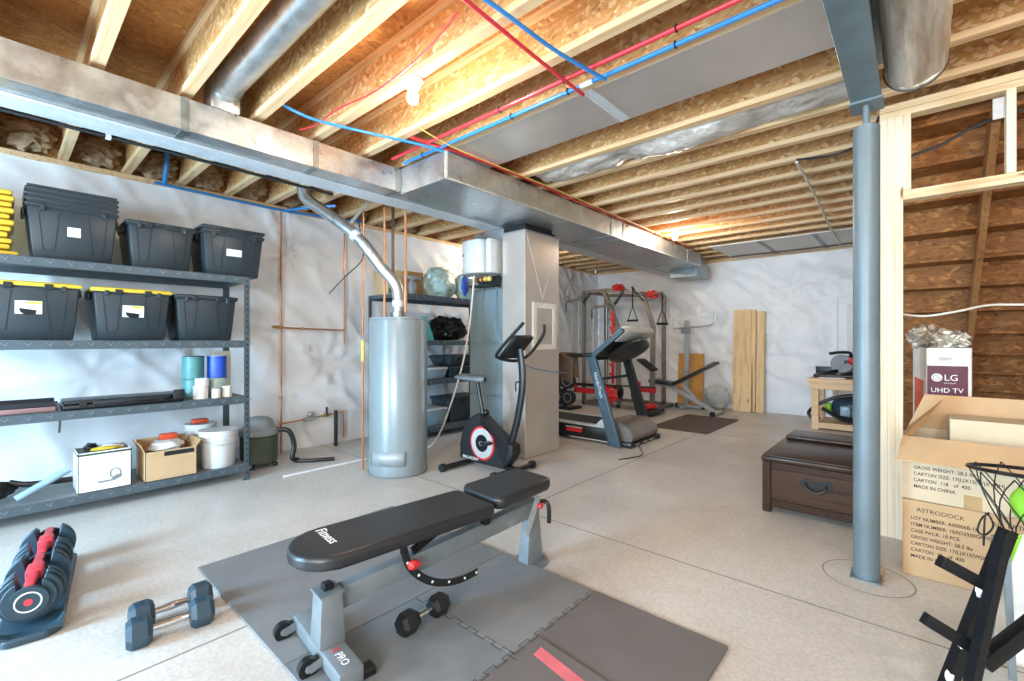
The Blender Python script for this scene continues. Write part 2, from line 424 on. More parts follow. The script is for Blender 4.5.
def wrinkle(a, b, seed, nails, L):
    """height of the puckered insulation facing at wall coords a (along), b (up)"""
    p = V((a * .9, b * 1.1, seed))
    h = .028 * noise.noise(p * 1.3) + .012 * noise.noise(p * 4)
    r_ = 1 - abs(noise.noise(V((a * 1.1 + b * .9, b * .7, seed + 9)) * 2.2)); h += .03 * max(0, r_ - .72) / .28
    for (na, nb, s_) in nails:
        d = sqrt((a - na) ** 2 + (b - nb) ** 2)
        if d < 1.0:
            th = atan2(b - nb, a - na)
            h += -.03 * s_ * math.exp(-d / .1) + .038 * s_ * math.exp(-d / .38) * (abs(sin(th * 3.5 + s_ * 5 + na)) ** 4)
    for sb in (.98, 1.9): h -= .012 * math.exp(-((b - sb) / .02) ** 2)
    edge = min(1, (L - abs(2 * a / 1 - 0)) if False else 1)
    return h * edge
def wall_sheet(name, fn, n_u, n_v, back, label):
    mb = MB(); mb.box(*back); mb.sheet(fn, n_u, n_v)
    return struct(mb.build(name, 'vinyl', smooth=60), label)
rn = random.Random(3)
nl = [(2.18 , 2.25, 1.5), (2.6, 1.0, .8), (4.4, 1.95, 1), (1.3, 2.5, .6), (.5, 2.3, .8), (-.5, 2.5, 1)] + [(rn.uniform(0, 8.5), rn.choice((.95, 1.3, 1.9, 2.4)), rn.uniform(.3, .9)) for _ in range(22)]
wall_sheet('wall_left', lambda u, v: (-5.335 + wrinkle(Y0 + u * (Y1 - Y0), v * 2.72, 1, nl, 11), Y0 + u * (Y1 - Y0), v * 2.72), 330, 84, (X0 - .1, -5.37, Y0, Y1, 0, 2.72), 'wall covered in wrinkled white vinyl insulation blanket')
nb = [(rn.uniform(-5.2, -.5), rn.choice((.9, 1.3, 1.7, 2.2)), rn.uniform(.25, .8)) for _ in range(18)] + [(-1.6, 1.75, .6), (-.4, 1.9, .4)]
wall_sheet('wall_far', lambda u, v: (X0 + u * (X1 - X0), 8.915 - wrinkle(X0 + u * (X1 - X0), v * 2.72, 5, nb, 9), v * 2.72), 250, 84, (X0 - .1, X1 + .1, 8.94, 9.05, 0, 2.72), 'far wall covered in white vinyl insulation blanket')
struct(MB().box(X1, X1 + .1, Y0, Y1, 0, SUB).build('wall_right', 'whitewall', smooth=0), 'white wall on the right of the basement')
w = MB()   # wall behind the camera with a glazed door and an added window
w.box(X0 - .1, -4.6, Y0 - .1, Y0, 0, SUB); w.box(-2.6, -.95, Y0 - .1, Y0, 0, SUB); w.box(1.75, X1 + .1, Y0 - .1, Y0, 0, SUB)
w.box(-4.6, -2.6, Y0 - .1, Y0, 2.15, SUB); w.box(-.95, 1.75, Y0 - .1, Y0, 2.35, SUB); w.box(-.95, 1.75, Y0 - .1, Y0, 0, .95)
struct(w.build('wall_rear', 'whitewall', smooth=0), 'white wall behind the viewer')
d = MB(); d.box(-4.6, -4.54, Y0 - .08, Y0 - .02, 0, 2.15); d.box(-2.66, -2.6, Y0 - .08, Y0 - .02, 0, 2.15); d.box(-3.63, -3.57, Y0 - .08, Y0 - .02, 0, 2.15); d.box(-4.6, -2.6, Y0 - .08, Y0 - .02, 2.09, 2.15)
struct(d.build('door_1', 'white', smooth=0), 'white framed glazed door behind the viewer')
d = MB(); d.box(-.95, -.89, Y0 - .08, Y0 - .02, .95, 2.35); d.box(1.69, 1.75, Y0 - .08, Y0 - .02, .95, 2.35); d.box(.37, .43, Y0 - .08, Y0 - .02, .95, 2.35); d.box(-.95, 1.75, Y0 - .08, Y0 - .02, 2.29, 2.35); d.box(-.95, 1.75, Y0 - .08, Y0 - .02, .95, 1.01)
struct(d.build('fill_window_1', 'white', smooth=0), 'white frame of an added unseen window behind the viewer')  # unseen window added to bring in fill light
# rim of the floor above the insulated walls
struct(MB().box(-5.5, -5.42, Y0, Y1, 2.72, SUB).build('trim_5', 'osb', smooth=0), 'rim board above the left wall')
struct(MB().box(X0, X1, 8.96, 9.0, 2.72, SUB).build('trim_6', 'pine_x', smooth=0), 'rim board above the far wall')
struct(MB().box(-5.46, -5.3, Y0, Y1, 2.705, 2.748).build('trim_7', 'pine_x', smooth=0), 'sill plate on the left wall')
struct(MB().box(X0, X1, 8.84, 8.94, 2.705, 2.748).build('trim_8', 'pine_x', smooth=0), 'sill plate on the far wall')
# far door at the right of the far wall
d = struct(MB().box(-.98, -.92, 8.82, 8.9, 0, 1.9395).box(-.1, -.04, 8.82, 8.9, 0, 1.9395).box(-.98, -.04, 8.82, 8.9, 1.94, 2.0).build('door_2', 'white', smooth=0), 'white door in the far wall')
lf = MB().box(-.92, -.1, 8.84, 8.88, .01, 1.94).box(-.8, -.22, 8.83, 8.845, 1.05, 1.82, .006).box(-.8, -.22, 8.83, 8.845, .15, .9, .006)
o = lf.build('door_panel', 'white', smooth=30); o.parent = d; o.location = o.location - d.location

# ---------------------------------------------------------------- joists
JY = [.36 + .4062 * k for k in range(-6, 21)]
JY[11] = 2.335
ordn = ['first', 'second', 'third', 'fourth', 'fifth', 'sixth', 'seventh', 'eighth', 'ninth', 'tenth', 'eleventh', 'twelfth', 'thirteenth', 'fourteenth', 'fifteenth', 'sixteenth', 'seventeenth', 'eighteenth', 'nineteenth', 'twentieth']
DY = [JY[k] for k in (11, 12)]   # the panned bay lies between these two
def joist(i, y):
    xa, xb = -5.41, 3.19
    k = i - 6
    if k <= 5: lab = 'wooden I-joist, the %s on the near side of the metal-panned bay' % ordn[5 - k]
    else: lab = 'wooden I-joist, the %s on the far side of the metal-panned bay' % ordn[k - 6]
    t = thing('floor_joist', lab, 'joist', (0, y, JB), 0, 'wooden joists across the ceiling')
    MB().box(xa, xb, -.031, .031, 0, .038, .002, 1).build('bottom_flange', 'pine_x', t, smooth=0)
    MB().box(xa, xb, -.006, .006, .036, .272).build('web', 'osb', t, smooth=0)
    MB().box(xa, xb, -.031, .031, .262, .299).build('top_flange', 'pine_x', t, smooth=0)
for i, y in enumerate(JY): joist(i, y)
for i, y in enumerate(JY[4:15]):
    k = i
    b = MB().blob((-5.31, y + .203, 2.885), (.11, .150, .115), .24, 3, 4, i * 3)
    tag(b.build('insulation_batt', 'batt'), 'brown fibreglass batt, the %s from the near end above the left wall' % ordn[k], 'insulation', 'brown batts above the left wall')

# ---------------------------------------------------------------- steel beam and column
t = thing('steel_beam', 'long grey painted steel I-beam carrying the joists above the column', 'beam', (-.192, 0, 0))
MB().box(-.065, .065, -2.35, 3.14, 2.50, 2.514, .002, 1).build('bottom_flange', 'beamsteel', t, smooth=0)
MB().box(-.005, .005, -2.35, 3.14, 2.512, 2.735).build('web', 'beamsteel', t, smooth=0)
MB().box(-.065, .065, -2.35, 3.14, 2.733, 2.7475).build('top_flange', 'beamsteel', t, smooth=0)
t = thing('steel_column', 'blue-grey round steel column standing on the concrete under the beam', 'column', (-.192, 3.04, 0))
MB().cyl((0, 0, .008), (0, 0, 2.37), .0575, n=36).build('post', 'colsteel', t)
MB().box(-.066, .066, -.066, .066, 0, .008).build('base_plate', 'colsteel', t, smooth=0)
MB().cyl((0, 0, 2.365), (0, 0, 2.49), .016, n=14).cyl((0, 0, 2.37), (0, 0, 2.375), .055, n=24).build('jack_screw', 'colsteel', t)
MB().box(-.07, .07, -.065, .095, 2.488, 2.4995).build('cap_plate', 'colsteel', t, smooth=0)
MB().tube([(.07, .0, 0.001), (.07, 0, .06)], .006, 6).build('anchor_bolt', 'copper', t)

# ---------------------------------------------------------------- stud wall and stairs
t = thing('stud_wall', 'open pale pine stud frame in front of the staircase', 'wall frame', (0, 3.80, 0))
for i, (a, b) in enumerate(((-.17, -.132), (-.1315, -.0945), (-.094, -.056))):
    MB().box(a, b, -.045, .045, .0, 2.66, .0015, 1).build('stud', 'pine_z', t, smooth=0)
MB().box(-.0555, -.018, -.045, .045, 2.19, 2.66, .0015, 1).build('stud', 'pine_z', t, smooth=0)
MB().box(.385, .423, -.045, .045, 2.19, 2.66, .0015, 1).build('stud', 'pine_z', t, smooth=0)
MB().box(-.17, 1.9, -.045, .045, 2.66, 2.70, .0015, 1).build('top_plate', 'pine_plate', t, smooth=0)
MB().box(-.17, 1.9, -.045, .045, 2.702, 2.745, .0015, 1).build('top_plate', 'pine_plate', t, smooth=0)
MB().box(-.0555, 1.9, -.045, .045, 2.13, 2.188, .0015, 1).build('header', 'pine_plate', t, smooth=0)
MB().box(1.86, 1.9, -.045, .045, 0, 2.13).build('stud', 'pine_z', t, smooth=0)
MB().bar((.36, .0, 2.52), (.36, .0, 2.64), .05, .002, (0, 1, 0)).build('metal_strap', 'galv', t, smooth=0)
t = thing('staircase', 'underside of a wooden staircase with strand board risers behind the stud frame', 'stairs', (.5, 7.5, 0))
SA, SB = -.12, 1.15
for k in range(-4, 11):
    zk = 1.25 + .847 - .19 * k; yk = 4.77 + .25 * k
    if zk > SUB - .2 or zk < .02: continue
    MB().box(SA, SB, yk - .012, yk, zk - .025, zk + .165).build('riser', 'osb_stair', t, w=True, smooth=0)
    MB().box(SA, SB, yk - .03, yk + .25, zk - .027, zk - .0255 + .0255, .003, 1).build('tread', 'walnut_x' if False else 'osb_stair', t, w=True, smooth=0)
for x in (.36, SB + .0):
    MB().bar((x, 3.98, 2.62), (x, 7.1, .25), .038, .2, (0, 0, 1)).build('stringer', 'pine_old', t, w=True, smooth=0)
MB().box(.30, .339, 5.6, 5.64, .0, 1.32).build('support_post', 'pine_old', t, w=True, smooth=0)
struct(MB().box(SB + .03, SB + .1, 3.9, Y1, 0, 2.74).build('wall_stair', 'whitewall', smooth=0), 'wall beside the staircase')

# ================================================================== DUCTS AND SERVICES
def seamed_box(t, name, x0, x1, y0, y1, z0, z1, mat):
    return MB().box(x0, x1, y0, y1, z0, z1, .002, 1).build(name, mat, t, w=True, smooth=0)
t = thing('trunk_duct', 'long shiny sheet metal trunk duct hung under the joists toward the far wall', 'duct', (-3.49, 2, 2.52))
seamed_box(t, 'duct_body', -3.68, -3.3, -2.2, 8.55, 2.522, 2.717, 'galv')
seamed_box(t, 'bottom_flange', -3.68, -3.475, -2.2, 8.55, 2.508, 2.5205, 'galv_lt')
for y in (.75, 1.55, 2.255):
    MB().box(-3.299, -3.293, y - .02, y + .02, 2.522, 2.717).box(-3.475, -3.30, y - .02, y + .02, 2.516, 2.5215).build('drive_cleat', 'galv_dk', t, w=True, smooth=0)
t = thing('supply_duct', 'wide sheet metal duct joined beside the long trunk above the furnace', 'duct', (-2.98, 5, 2.5))
seamed_box(t, 'duct_body', -3.298, -2.715, 2.285, 7.9, 2.50, 2.716, 'galv')
for y in (4.85, 5.15, 7.3):
    MB().box(-2.7145, -2.709, y - .012, y + .012, 2.5, 2.716).box(-3.29, -2.72, y - .012, y + .012, 2.493, 2.499).build('drive_cleat', 'galv_dk', t, w=True, smooth=0)
MB().box(-2.7145, -2.71, 2.30, 7.9, 2.507, 2.515).box(-2.7145, -2.71, 2.285, 2.31, 2.5, 2.716).build('corner_flange', 'galv_lt', t, w=True, smooth=0)
t = thing('end_boot', 'grey drop box at the far end of the trunk duct', 'duct', (-3.0, 8.2, 2.25))
seamed_box(t, 'box', -3.28, -2.8, 7.95, 8.5, 2.36, 2.6, 'galv_dk')
seamed_box(t, 'collar', -3.25, -2.83, 7.99, 8.46, 2.60, 2.735, 'galv_dk')
tag(MB().box(-3.20, 3.1 - .0, JY[11] + .033, JY[12] - .033, JB + .004, JB + .012).box(-3.2, -.30, JY[11] + .016, JY[12] + .028, JB - .004, JB - .001).build('joist_bay_pan', 'galv_warm', smooth=0), 'wide flat sheet metal pan closing one joist bay beside the blue water line', 'duct')
for x in (-1.47, -2.75):
    tag(MB().box(x - .035, x + .035, JY[11] + .0, JY[12] + .02, JB - .009, JB - .0045).box(x - .02, x - .012, JY[11] + .0, JY[12] + .02, JB - .016, JB - .0095).build('drive_cleat', 'galv_lt', smooth=0), 'folded metal cleat across the metal pan, %s' % ('midway to the beam' if x > -2 else 'beside the wide duct'), 'cleat')
t = thing('ceiling_board', 'white board under the joists along the far wall', 'ceiling board', (.2, 8.2, 2.73))
MB().box(-2.45, 3.15, 7.50, 8.82, 2.732, 2.746, .002, 1).build('board', 'whitewall', t, w=True, smooth=0)
for x in (-1.75, -1.05, -.35): MB().box(x - .03, x + .03, 7.505, 8.80, 2.7265, 2.7312).build('grey_tape', 'grey', t, w=True, smooth=0)
MB().tube([(-2.4, 8.50, 2.712), (-1.4, 8.55, 2.712), (-.2, 8.48, 2.712), (1.5, 8.5, 2.712)], .014, 8, smooth=5).build('cable_bundle', 'brownpipe', t, w=True)
# crumpled foil panning between two joists
def fs(u, v):
    x = -2.62 + u * 2.35; yy = JY[13] + .035 + v * .33
    sag = .10 * sin(pi * v) * (.35 + .65 * abs(sin(u * 7.3 + .6))) * (.4 + .6 * sin(pi * min(1, u * 1.02)))
    return (x, yy, JB + .035 - sag + .03 * noise.noise(V((x * 6, yy * 12, 3))) + .012 * noise.noise(V((x * 22, yy * 30, 8))))
tag(MB().sheet(fs, 120, 14).build('foil_sheet', 'foil', smooth=60, solid=.003), 'crumpled foil sheet sagging from the joist bay beyond the metal pan', 'foil')
# round duct in the joist bay on the left
t = thing('round_duct', 'shiny round metal duct running up a joist bay from the trunk duct', 'duct', (-3.4, .97, 2.85))
MB().cyl((-3.33, .968, 2.868), (3.0, .968, 2.868), .082, n=36).build('pipe', 'galv', t, w=True)
MB().cyl((-3.345, .968, 2.865), (-3.25, .968, 2.866), .09, n=36).box(-3.46, -3.30, .88, 1.055, 2.717, 2.90, .02).build('elbow', 'galv', t, w=True)
# black line under the trunk
t = thing('black_water_line', 'thin black pipe strapped along the underside of the trunk duct', 'pipe', (-3.72, 1, 2.5))
MB().tube([(-3.72, -2.2, 2.51), (-3.72, .9, 2.505), (-3.73, 1.9, 2.5)], .012, 8).build('pipe', 'blackpipe', t, w=True)
for y in (.45,): MB().box(-3.735, -3.70, y - .012, y + .012, 2.49, 2.53).build('strap', 'white', t, w=True)
# insulated flex duct by the beam
t = thing('insulated_duct', 'fat foil-wrapped insulated round duct hanging beside the steel beam', 'duct', (.05, 2.6, 2.5))
def fd(u, v):
    y = -2.2 + u * 5.22; a = v * 2 * pi
    r = .116 * (1 + .05 * noise.noise(V((cos(a) * 1.5, sin(a) * 1.5, y * 3))) + .03 * noise.noise(V((cos(a) * 3, sin(a) * 3, y * 12))))
    return (-.0 + r * cos(a), y, 2.61 + r * sin(a))
MB().sheet(fd, 120, 40).build('wrapped_body', 'foil_duct', t, w=True, smooth=60)
MB().lathe([(.01, 0), (.105, .0), (.118, -.02), (.121, -.045), (.116, -.06)], (0, 0, 0), 40, T(-.0, 3.04, 2.61) @ Rx(-pi / 2)).build('end_cap', 'foil_duct', t, w=True)
MB().tube([(.119 * cos(a), 3.0, 2.61 + .119 * sin(a)) for a in [2 * pi * k / 40 for k in range(40)]], .006, 6, closed=True).build('tie_band', 'cable_k', t, w=True)

# water tubes under the joists
def line(name, pts, r, mat, label, cat='pipe', smooth=6, n=8, group=None):
    o = MB().tube(pts, r, n, smooth=smooth).build(name, mat); return tag(o, label, cat, group)
t = thing('blue_water_line', 'thick blue plastic water line clipped along the joist by the metal pan', 'pipe', (-2, 2.3, 2.73))
MB().tube([(-3.2, 2.255, 2.735), (3.0, 2.255, 2.735)], .0125, 10).build('tube', 'pex_blue', t, w=True)
for x in (-2.95, -2.0, -1.55, -.9): MB().tube([(x, 2.255 + .017 * cos(a), 2.735 + .017 * sin(a)) for a in [k * pi / 5 for k in range(10)]], .004, 5, closed=True).build('clip', 'cable_k', t, w=True)
MB().cyl((-1.46, 2.255, 2.735), (-1.38, 2.255, 2.735), .017, n=12).build('coupling', 'white', t, w=True)
t = thing('red_water_line', 'thick red plastic water line running parallel to the blue line', 'pipe', (-2, 2.2, 2.73))
MB().tube([(-3.2, 2.14, 2.735), (3.0, 2.14, 2.735)], .0125, 10).build('tube', 'pex_red', t, w=True)
for x in (-2.0, -1.5, -.85): MB().tube([(x, 2.14 + .017 * cos(a), 2.735 + .017 * sin(a)) for a in [k * pi / 5 for k in range(10)]], .004, 5, closed=True).build('clip', 'cable_k', t, w=True)
line('red_branch_tube', [(-1.46, 1.0, 2.74), (-1.464, 1.375, 2.73), (-1.467, 1.92, 2.71), (-1.47, 2.30, 2.705)], .010, 'pex_red', 'red plastic branch tube crossing under the joists to the metal pan', 'pipe')
line('blue_branch_tube', [(-1.45, 1.1, 2.74), (-1.385, 1.407, 2.72), (-1.355, 1.865, 2.71), (-1.287, 2.24, 2.70)], .010, 'pex_blue', 'blue plastic branch tube crossing under the joists beside the red one', 'pipe')
line('blue_loop_tube', [(-3.1, 1.2, 2.80), (-3.02, 1.4, 2.735), (-2.88, 1.75, 2.715), (-2.78, 2.1, 2.72), (-2.72, 2.33, 2.71)], .010, 'pex_blue', 'pale blue thin tube looping under the joists beside the trunk duct', 'pipe')
line('pink_wire', [(-3.27, 1.42, 2.745), (-3.09, 1.45, 2.735), (-2.76, 1.44, 2.73), (-2.40, 1.49, 2.735), (-1.92, 1.46, 2.735), (-1.55, 1.38, 2.735)], .005, 'pex_red', 'thin pink wire draped along the lit joist', 'wire')
line('red_wire_bundle', [(-2.76, 2.0, 2.735), (-2.70, 2.4, 2.735), (-2.66, 3.2, 2.728), (-2.69, 4.2, 2.728), (-2.66, 5.4, 2.728), (-2.68, 7.4, 2.73)], .011, 'pex_red', 'red wire bundle running along the top edge of the wide duct', 'wire')
line('yellow_wire', [(-2.60, 1.95, 2.74), (-2.63, 2.3, 2.72), (-2.62, 2.8, 2.715), (-2.61, 4.0, 2.715), (-2.63, 6.5, 2.715), (-2.5, 8.2, 2.73)], .005, 'cable_y', 'thin yellow cable beside the red bundle over the wide duct', 'wire')
line('grey_cable', [(-.18, 3.9, 2.742), (-.28, 4.28, 2.733), (-.45, 4.42, 2.733), (-.60, 4.40, 2.733), (-.73, 4.35, 2.736)], .009, 'cable_k', 'dark cable looping under the joists left of the column', 'cable')
line('drop_cable', [(-.735, 4.39, 2.73), (-.745, 4.9, 2.73), (-.78, 6.0, 2.73), (-.83, 7.3, 2.72), (-.86, 8.6, 2.72)], .012, 'cable_w', 'light cable hanging from the dark cable toward the far wall', 'cable')
line('stair_cable', [(-.02, 3.9, 2.44), (.12, 3.9, 2.47), (.25, 3.9, 2.53), (.40, 3.9, 2.57), (.7, 3.9, 2.60)], .009, 'cable_k', 'black cable bundle crossing behind the upper stud frame', 'cable')
line('white_sagging_cable', [(-.06, 3.88, 1.42), (.05, 3.9, 1.405), (.2, 3.9, 1.43), (.33, 3.9, 1.46), (.5, 3.9, 1.455), (.9, 3.9, 1.45)], .007, 'cable_w', 'white cable sagging across the stud opening below the header', 'cable')
line('blue_wall_line', [(-5.22, .95, 2.70), (-5.22, 1.5, 2.69), (-5.22, 2.1, 2.685), (-5.2, 2.5, 2.70), (-5.15, 3.0, 2.72)], .014, 'pex_blue', 'blue water tube along the top of the left wall', 'pipe')
line('blue_drop', [(-5.1, 1.02, 2.99), (-5.12, 1.02, 2.86), (-5.2, 1.02, 2.70)], .02, 'pex_blue', 'short blue tube dropping from a joist bay to the wall line', 'pipe')
line('blue_cross_line', [(-5.2, 2.10, 2.68), (-5.05, 2.2, 2.70), (-4.9, 2.32, 2.715), (-4.75, 2.45, 2.725)], .016, 'pex_blue', 'blue tube angling from the copper riser under the joists', 'pipe')

# lamps
def lamp(x, y, label):
    t = thing('ceiling_lamp', label, 'lamp', (x, y, JB - .0))
    MB().lathe([(.02, 0), (.058, 0), (.058, -.012), (.045, -.02), (.04, -.045), (.022, -.05)], (0, 0, -.0005), 28).build('lamp_holder', 'white', t)
    MB().lathe([(.012, -.05), (.016, -.06), (.028, -.085), (.033, -.105), (.028, -.128), (.012, -.14), (.002, -.142)], (0, 0, -.001), 24).build('bulb', 'bulb', t)
lamp(-2.16, JY[9], 'bare lit bulb in a white holder on a joist near the red tube')
lamp(-2.42, JY[20], 'bare lit bulb glowing on a joist toward the far wall')
lamp(-1.2, JY[4], 'added fill bulb above the space behind the viewer')  # extra bulb out of view, added as fill light
lamp(-4.6, JY[18], 'added fill bulb on a joist near the far left corner')  # another bulb added to even out the room light
lamp(.9, JY[8], 'added fill bulb on a joist right of the beam')  # fill bulb added out of view on the right

# ================================================================== STORAGE RACKS
LV = (.14, .75, 1.25, 1.82)
def rack(label, x0, x1, y0, y1, group='charcoal storage racks on the left wall'):
    """x1 is the open side, facing the room"""
    t = thing('storage_rack', label, 'shelving rack', ((x0 + x1) / 2, (y0 + y1) / 2, 0), 0)
    for x, sx in ((x1, -1), (x0, 1)):
        for y, sy in ((y0, 1), (y1, -1)):
            b = MB().box(x, x + sx * .004, y, y + sy * .045, 0.004, 1.80).box(x, x + sx * .04, y, y + sy * .004, .004, 1.80)
            b.box(x + sx * .001, x + sx * .042, y + sy * .001, y + sy * .047, 0, .006)
            p = b.build('post', 'rackmetal', t, w=True, smooth=0)
            sl = MB()
            for k in range(34):
                z = .06 + k * .052
                sl.box(x + (.0004 if sx < 0 else -.0012), x + (.0012 if sx < 0 else -.0004), y + sy * .014, y + sy * .028, z, z + .018)
            sl.build('slot_row', 'slot', p, w=True, smooth=0)
    for z in LV:
        for y in (y0 + .02, y1 - .02): MB().box(x0 + .013, x1 - .013, y - .012, y + .012, z - .05, z - .016).build('side_beam', 'rackmetal', t, w=True, smooth=0)
        for x in (x0 + .006, x1 - .006):
            bm_ = MB().box(x - .012, x + .0062 if x > (x0 + x1) / 2 else x + .012, y0 + .003, y1 - .003, z - .062, z, .003, 1).build('beam', 'rackmetal', t, w=True, smooth=0)
        n = int((y1 - y0) / .105)
        for k in range(n):
            yy = y0 + .09 + k * .105
            if k: tb = tabs.copy(); COL.objects.link(tb); tb.parent = bm_; tb.location = V((0, k * .105, 0)); continue
            lo = MB(); lo.bar((x1 + .0012, yy, z - .018), (x1 + .0012, yy + .022, z - .034), .003, .006, (1, 0, 0)).bar((x1 + .0012, yy + .034, z - .014), (x1 + .0012, yy + .02, z - .04), .003, .006, (1, 0, 0))
            tabs = lo.build('keyhole_tab', 'grey', bm_, w=True, smooth=0)
        MB().box(x0 + .015, x1 - .02, y0 + .01, y1 - .01, z - .014, z - .002).build('shelf_board', 'shelfboard', t, w=True, smooth=0)
    return t
RX = -4.48
rack('charcoal steel storage rack with four shelves of black totes on the left wall', -5.06, RX, -.50, 1.50)
rack('charcoal steel storage rack half hidden behind the grey water heater', -5.2, -4.6, 3.12, 4.90)

def tote(name, label, y0, y1, z, h, depth=.48, xf=-4.56, lid=None, nested=0, sticker=None, group='black totes on the racks', side=.03, ribs=True):
    """tapered tote standing with its long face toward +X"""
    yc = (y0 + y1) / 2; W = y1 - y0; xc = xf - depth / 2
    t = thing(name, label, 'storage tote', (xc, yc, z + .001), 0, group)
    W0, D0 = W - .09, depth - .09
    body = MB().taper(0, 0, 0, h - .035, W0 and D0, W0, depth - .03, W - .03, .012)
    body.box(-depth / 2 + .008, depth / 2 - .008, -W / 2 + .008, W / 2 - .008, h - .04, h - .028, .004, 1)
    for s_ in (-1, 1): body.box(-.09, .09, s_ * (W / 2 - .012), s_ * (W / 2 + .008), h - .085, h - .03, .005, 1)
    for k in (-.32, .32): body.box(depth / 2 - .02, depth / 2 + .004, k * W - .03 * 0 - .012, k * W + .012, h - .06, h - .02, .003, 1)
    bo = body.build('body', 'tote', t)
    def face_x(zz): return (D0 + (depth - .03 - D0) * zz / (h - .035)) / 2
    if ribs:
        def seg(g, ya, za, yb, zb):
            g.bar((face_x(za) + .0005, ya, za), (face_x(zb) + .0005, yb, zb), .004, .004, (1, 0, 0))
        hz = h - .06
        for s_ in (-1, 1):
            a, b_, c, d_ = s_ * W * .15, s_ * W * .36, s_ * W * .31, s_ * W * .20
            g = MB(); seg(g, a, hz, d_, .07); seg(g, d_, .07, c, .07); seg(g, c, .07, b_, hz)
            g.build('groove', 'tote_rib', bo, smooth=0)
    l = MB()
    nz = h - .03
    if nested:
        for k in range(nested):
            zz = h - .03 + k * .036
            l.box(-depth / 2 + .004, depth / 2 - .004, -W / 2 + .004, W / 2 - .004, zz + .0, zz + .02, .008)
            l.box(-depth / 2 + .016, depth / 2 - .016, -W / 2 + .016, W / 2 - .016, zz + .018, zz + .038)
        l.build('nested_rim', 'tote', t); nz = h - .03 + nested * .036
    if lid:
        m = MB().box(-depth / 2, depth / 2, -W / 2, W / 2, nz, nz + .03, .011).box(-depth / 2 + .04, depth / 2 - .04, -W / 2 + .04, W / 2 - .04, nz + .028, nz + .036, .004, 1)
        lo = m.build('lid', 'yellow' if lid == 'yellow' else 'tote', t)
        for k in (-.18, .18): MB().box(depth / 2 - .003, depth / 2 + .006, k * W - .022, k * W + .022, nz - .02, nz + .02, .003, 1).build('latch', 'tote_rib', lo)
    if sticker:
        zs = h * .52; fx = face_x(zs) + .0022
        sw, sh, kind = sticker
        dx = .03 * sh / (h - .035)
        s0 = MB().hexa([(fx - dx - .002, -sw / 2, zs - sh / 2), (fx - dx, -sw / 2, zs - sh / 2), (fx - dx, sw / 2, zs - sh / 2), (fx - dx - .002, sw / 2, zs - sh / 2),
                        (fx + dx - .002, -sw / 2, zs + sh / 2), (fx + dx, -sw / 2, zs + sh / 2), (fx + dx, sw / 2, zs + sh / 2), (fx + dx - .002, sw / 2, zs + sh / 2)])
        so = s0.build('label', 'label', t, smooth=0)
        if kind == 'brand':
            til = Ry(math.atan2(2 * dx, sh))
            b1 = MB().box(.0004, .0014, -.01, sw / 2 - .004, sh * .34, sh * .48, mx=T(fx, 0, zs) @ til).box(.0004, .0014, -sw / 2, 0, -sh * .5, -sh * .42, mx=T(fx, 0, zs) @ til).build('yellow_print', 'label_y', so, smooth=0)
            MB().prism([(-sw * .36, .012), (sw * .3, 0), (sw * .26, -.028), (-.005, -.038), (-sw * .3, -.018)], 'x', .0004, .0014, T(fx, 0, zs) @ til).text('27 GAL', .022, T(fx + .0006, -sw * .34, zs + sh * .17) @ til @ FACE_PX, .0004).build('tote_picture', 'black', so, smooth=0)
        else:
            MB().text('------', .02, T(fx + .0012, -sw * .3, zs - .02) @ FACE_PX, .0003).build('print', 'grey', so, smooth=0)
    return t
tote('storage_tote', 'stack of nested black totes with torn white sticker on the top shelf', .115, .62, 1.82, .40, nested=4, sticker=(.07, .08, 'plain'))
tote('storage_tote', 'single black tote with grey lid at the middle of the top shelf',   .655, 1.115, 1.82, .375, lid='black')
tote('storage_tote', 'pair of nested black totes with white label overhanging the right end of the top shelf', 1.14, 1.64, 1.82, .385, nested=1, lid='black', sticker=(.12, .07, 'plain'), xf=-4.50)
tote('storage_tote', 'black tote with yellow lid leftmost on the second shelf', -.13, .41, 1.25, .405, lid='yellow', sticker=(.13, .125, 'brand'))
tote('storage_tote', 'black tote with yellow lid in the middle of the second shelf', .455, .95, 1.25, .40, lid='yellow', sticker=(.13, .125, 'brand'))
tote('storage_tote', 'black tote with black lid at the right end of the second shelf',   .965, 1.435, 1.25, .385, lid='black')
# stack of yellow lids
zz = 1.822
for k, (dx, dy) in enumerate(((0, .0), (.02, -.04), (.0, -.03), (.015, -.05), (.0, -.035), (.02, -.02), (.0, -.04), (.01, -.02), (.0, -.03), (.01, -.02), (.0, -.03))):
    b = MB().box(-.24, .24, -.24, .24, 0, .034, .014).box(-.19, .19, -.19, .19, .032, .04, .004, 1)
    o = b.xf(T(-4.81 + dx, -.145 + dy, zz)).build('tote_lid', 'yellow'); zz += .0412
    tag(o, 'yellow plastic tote lid, the %s from the bottom of the stack at the left' % ordn[k], 'lid', 'stacked yellow tote lids')
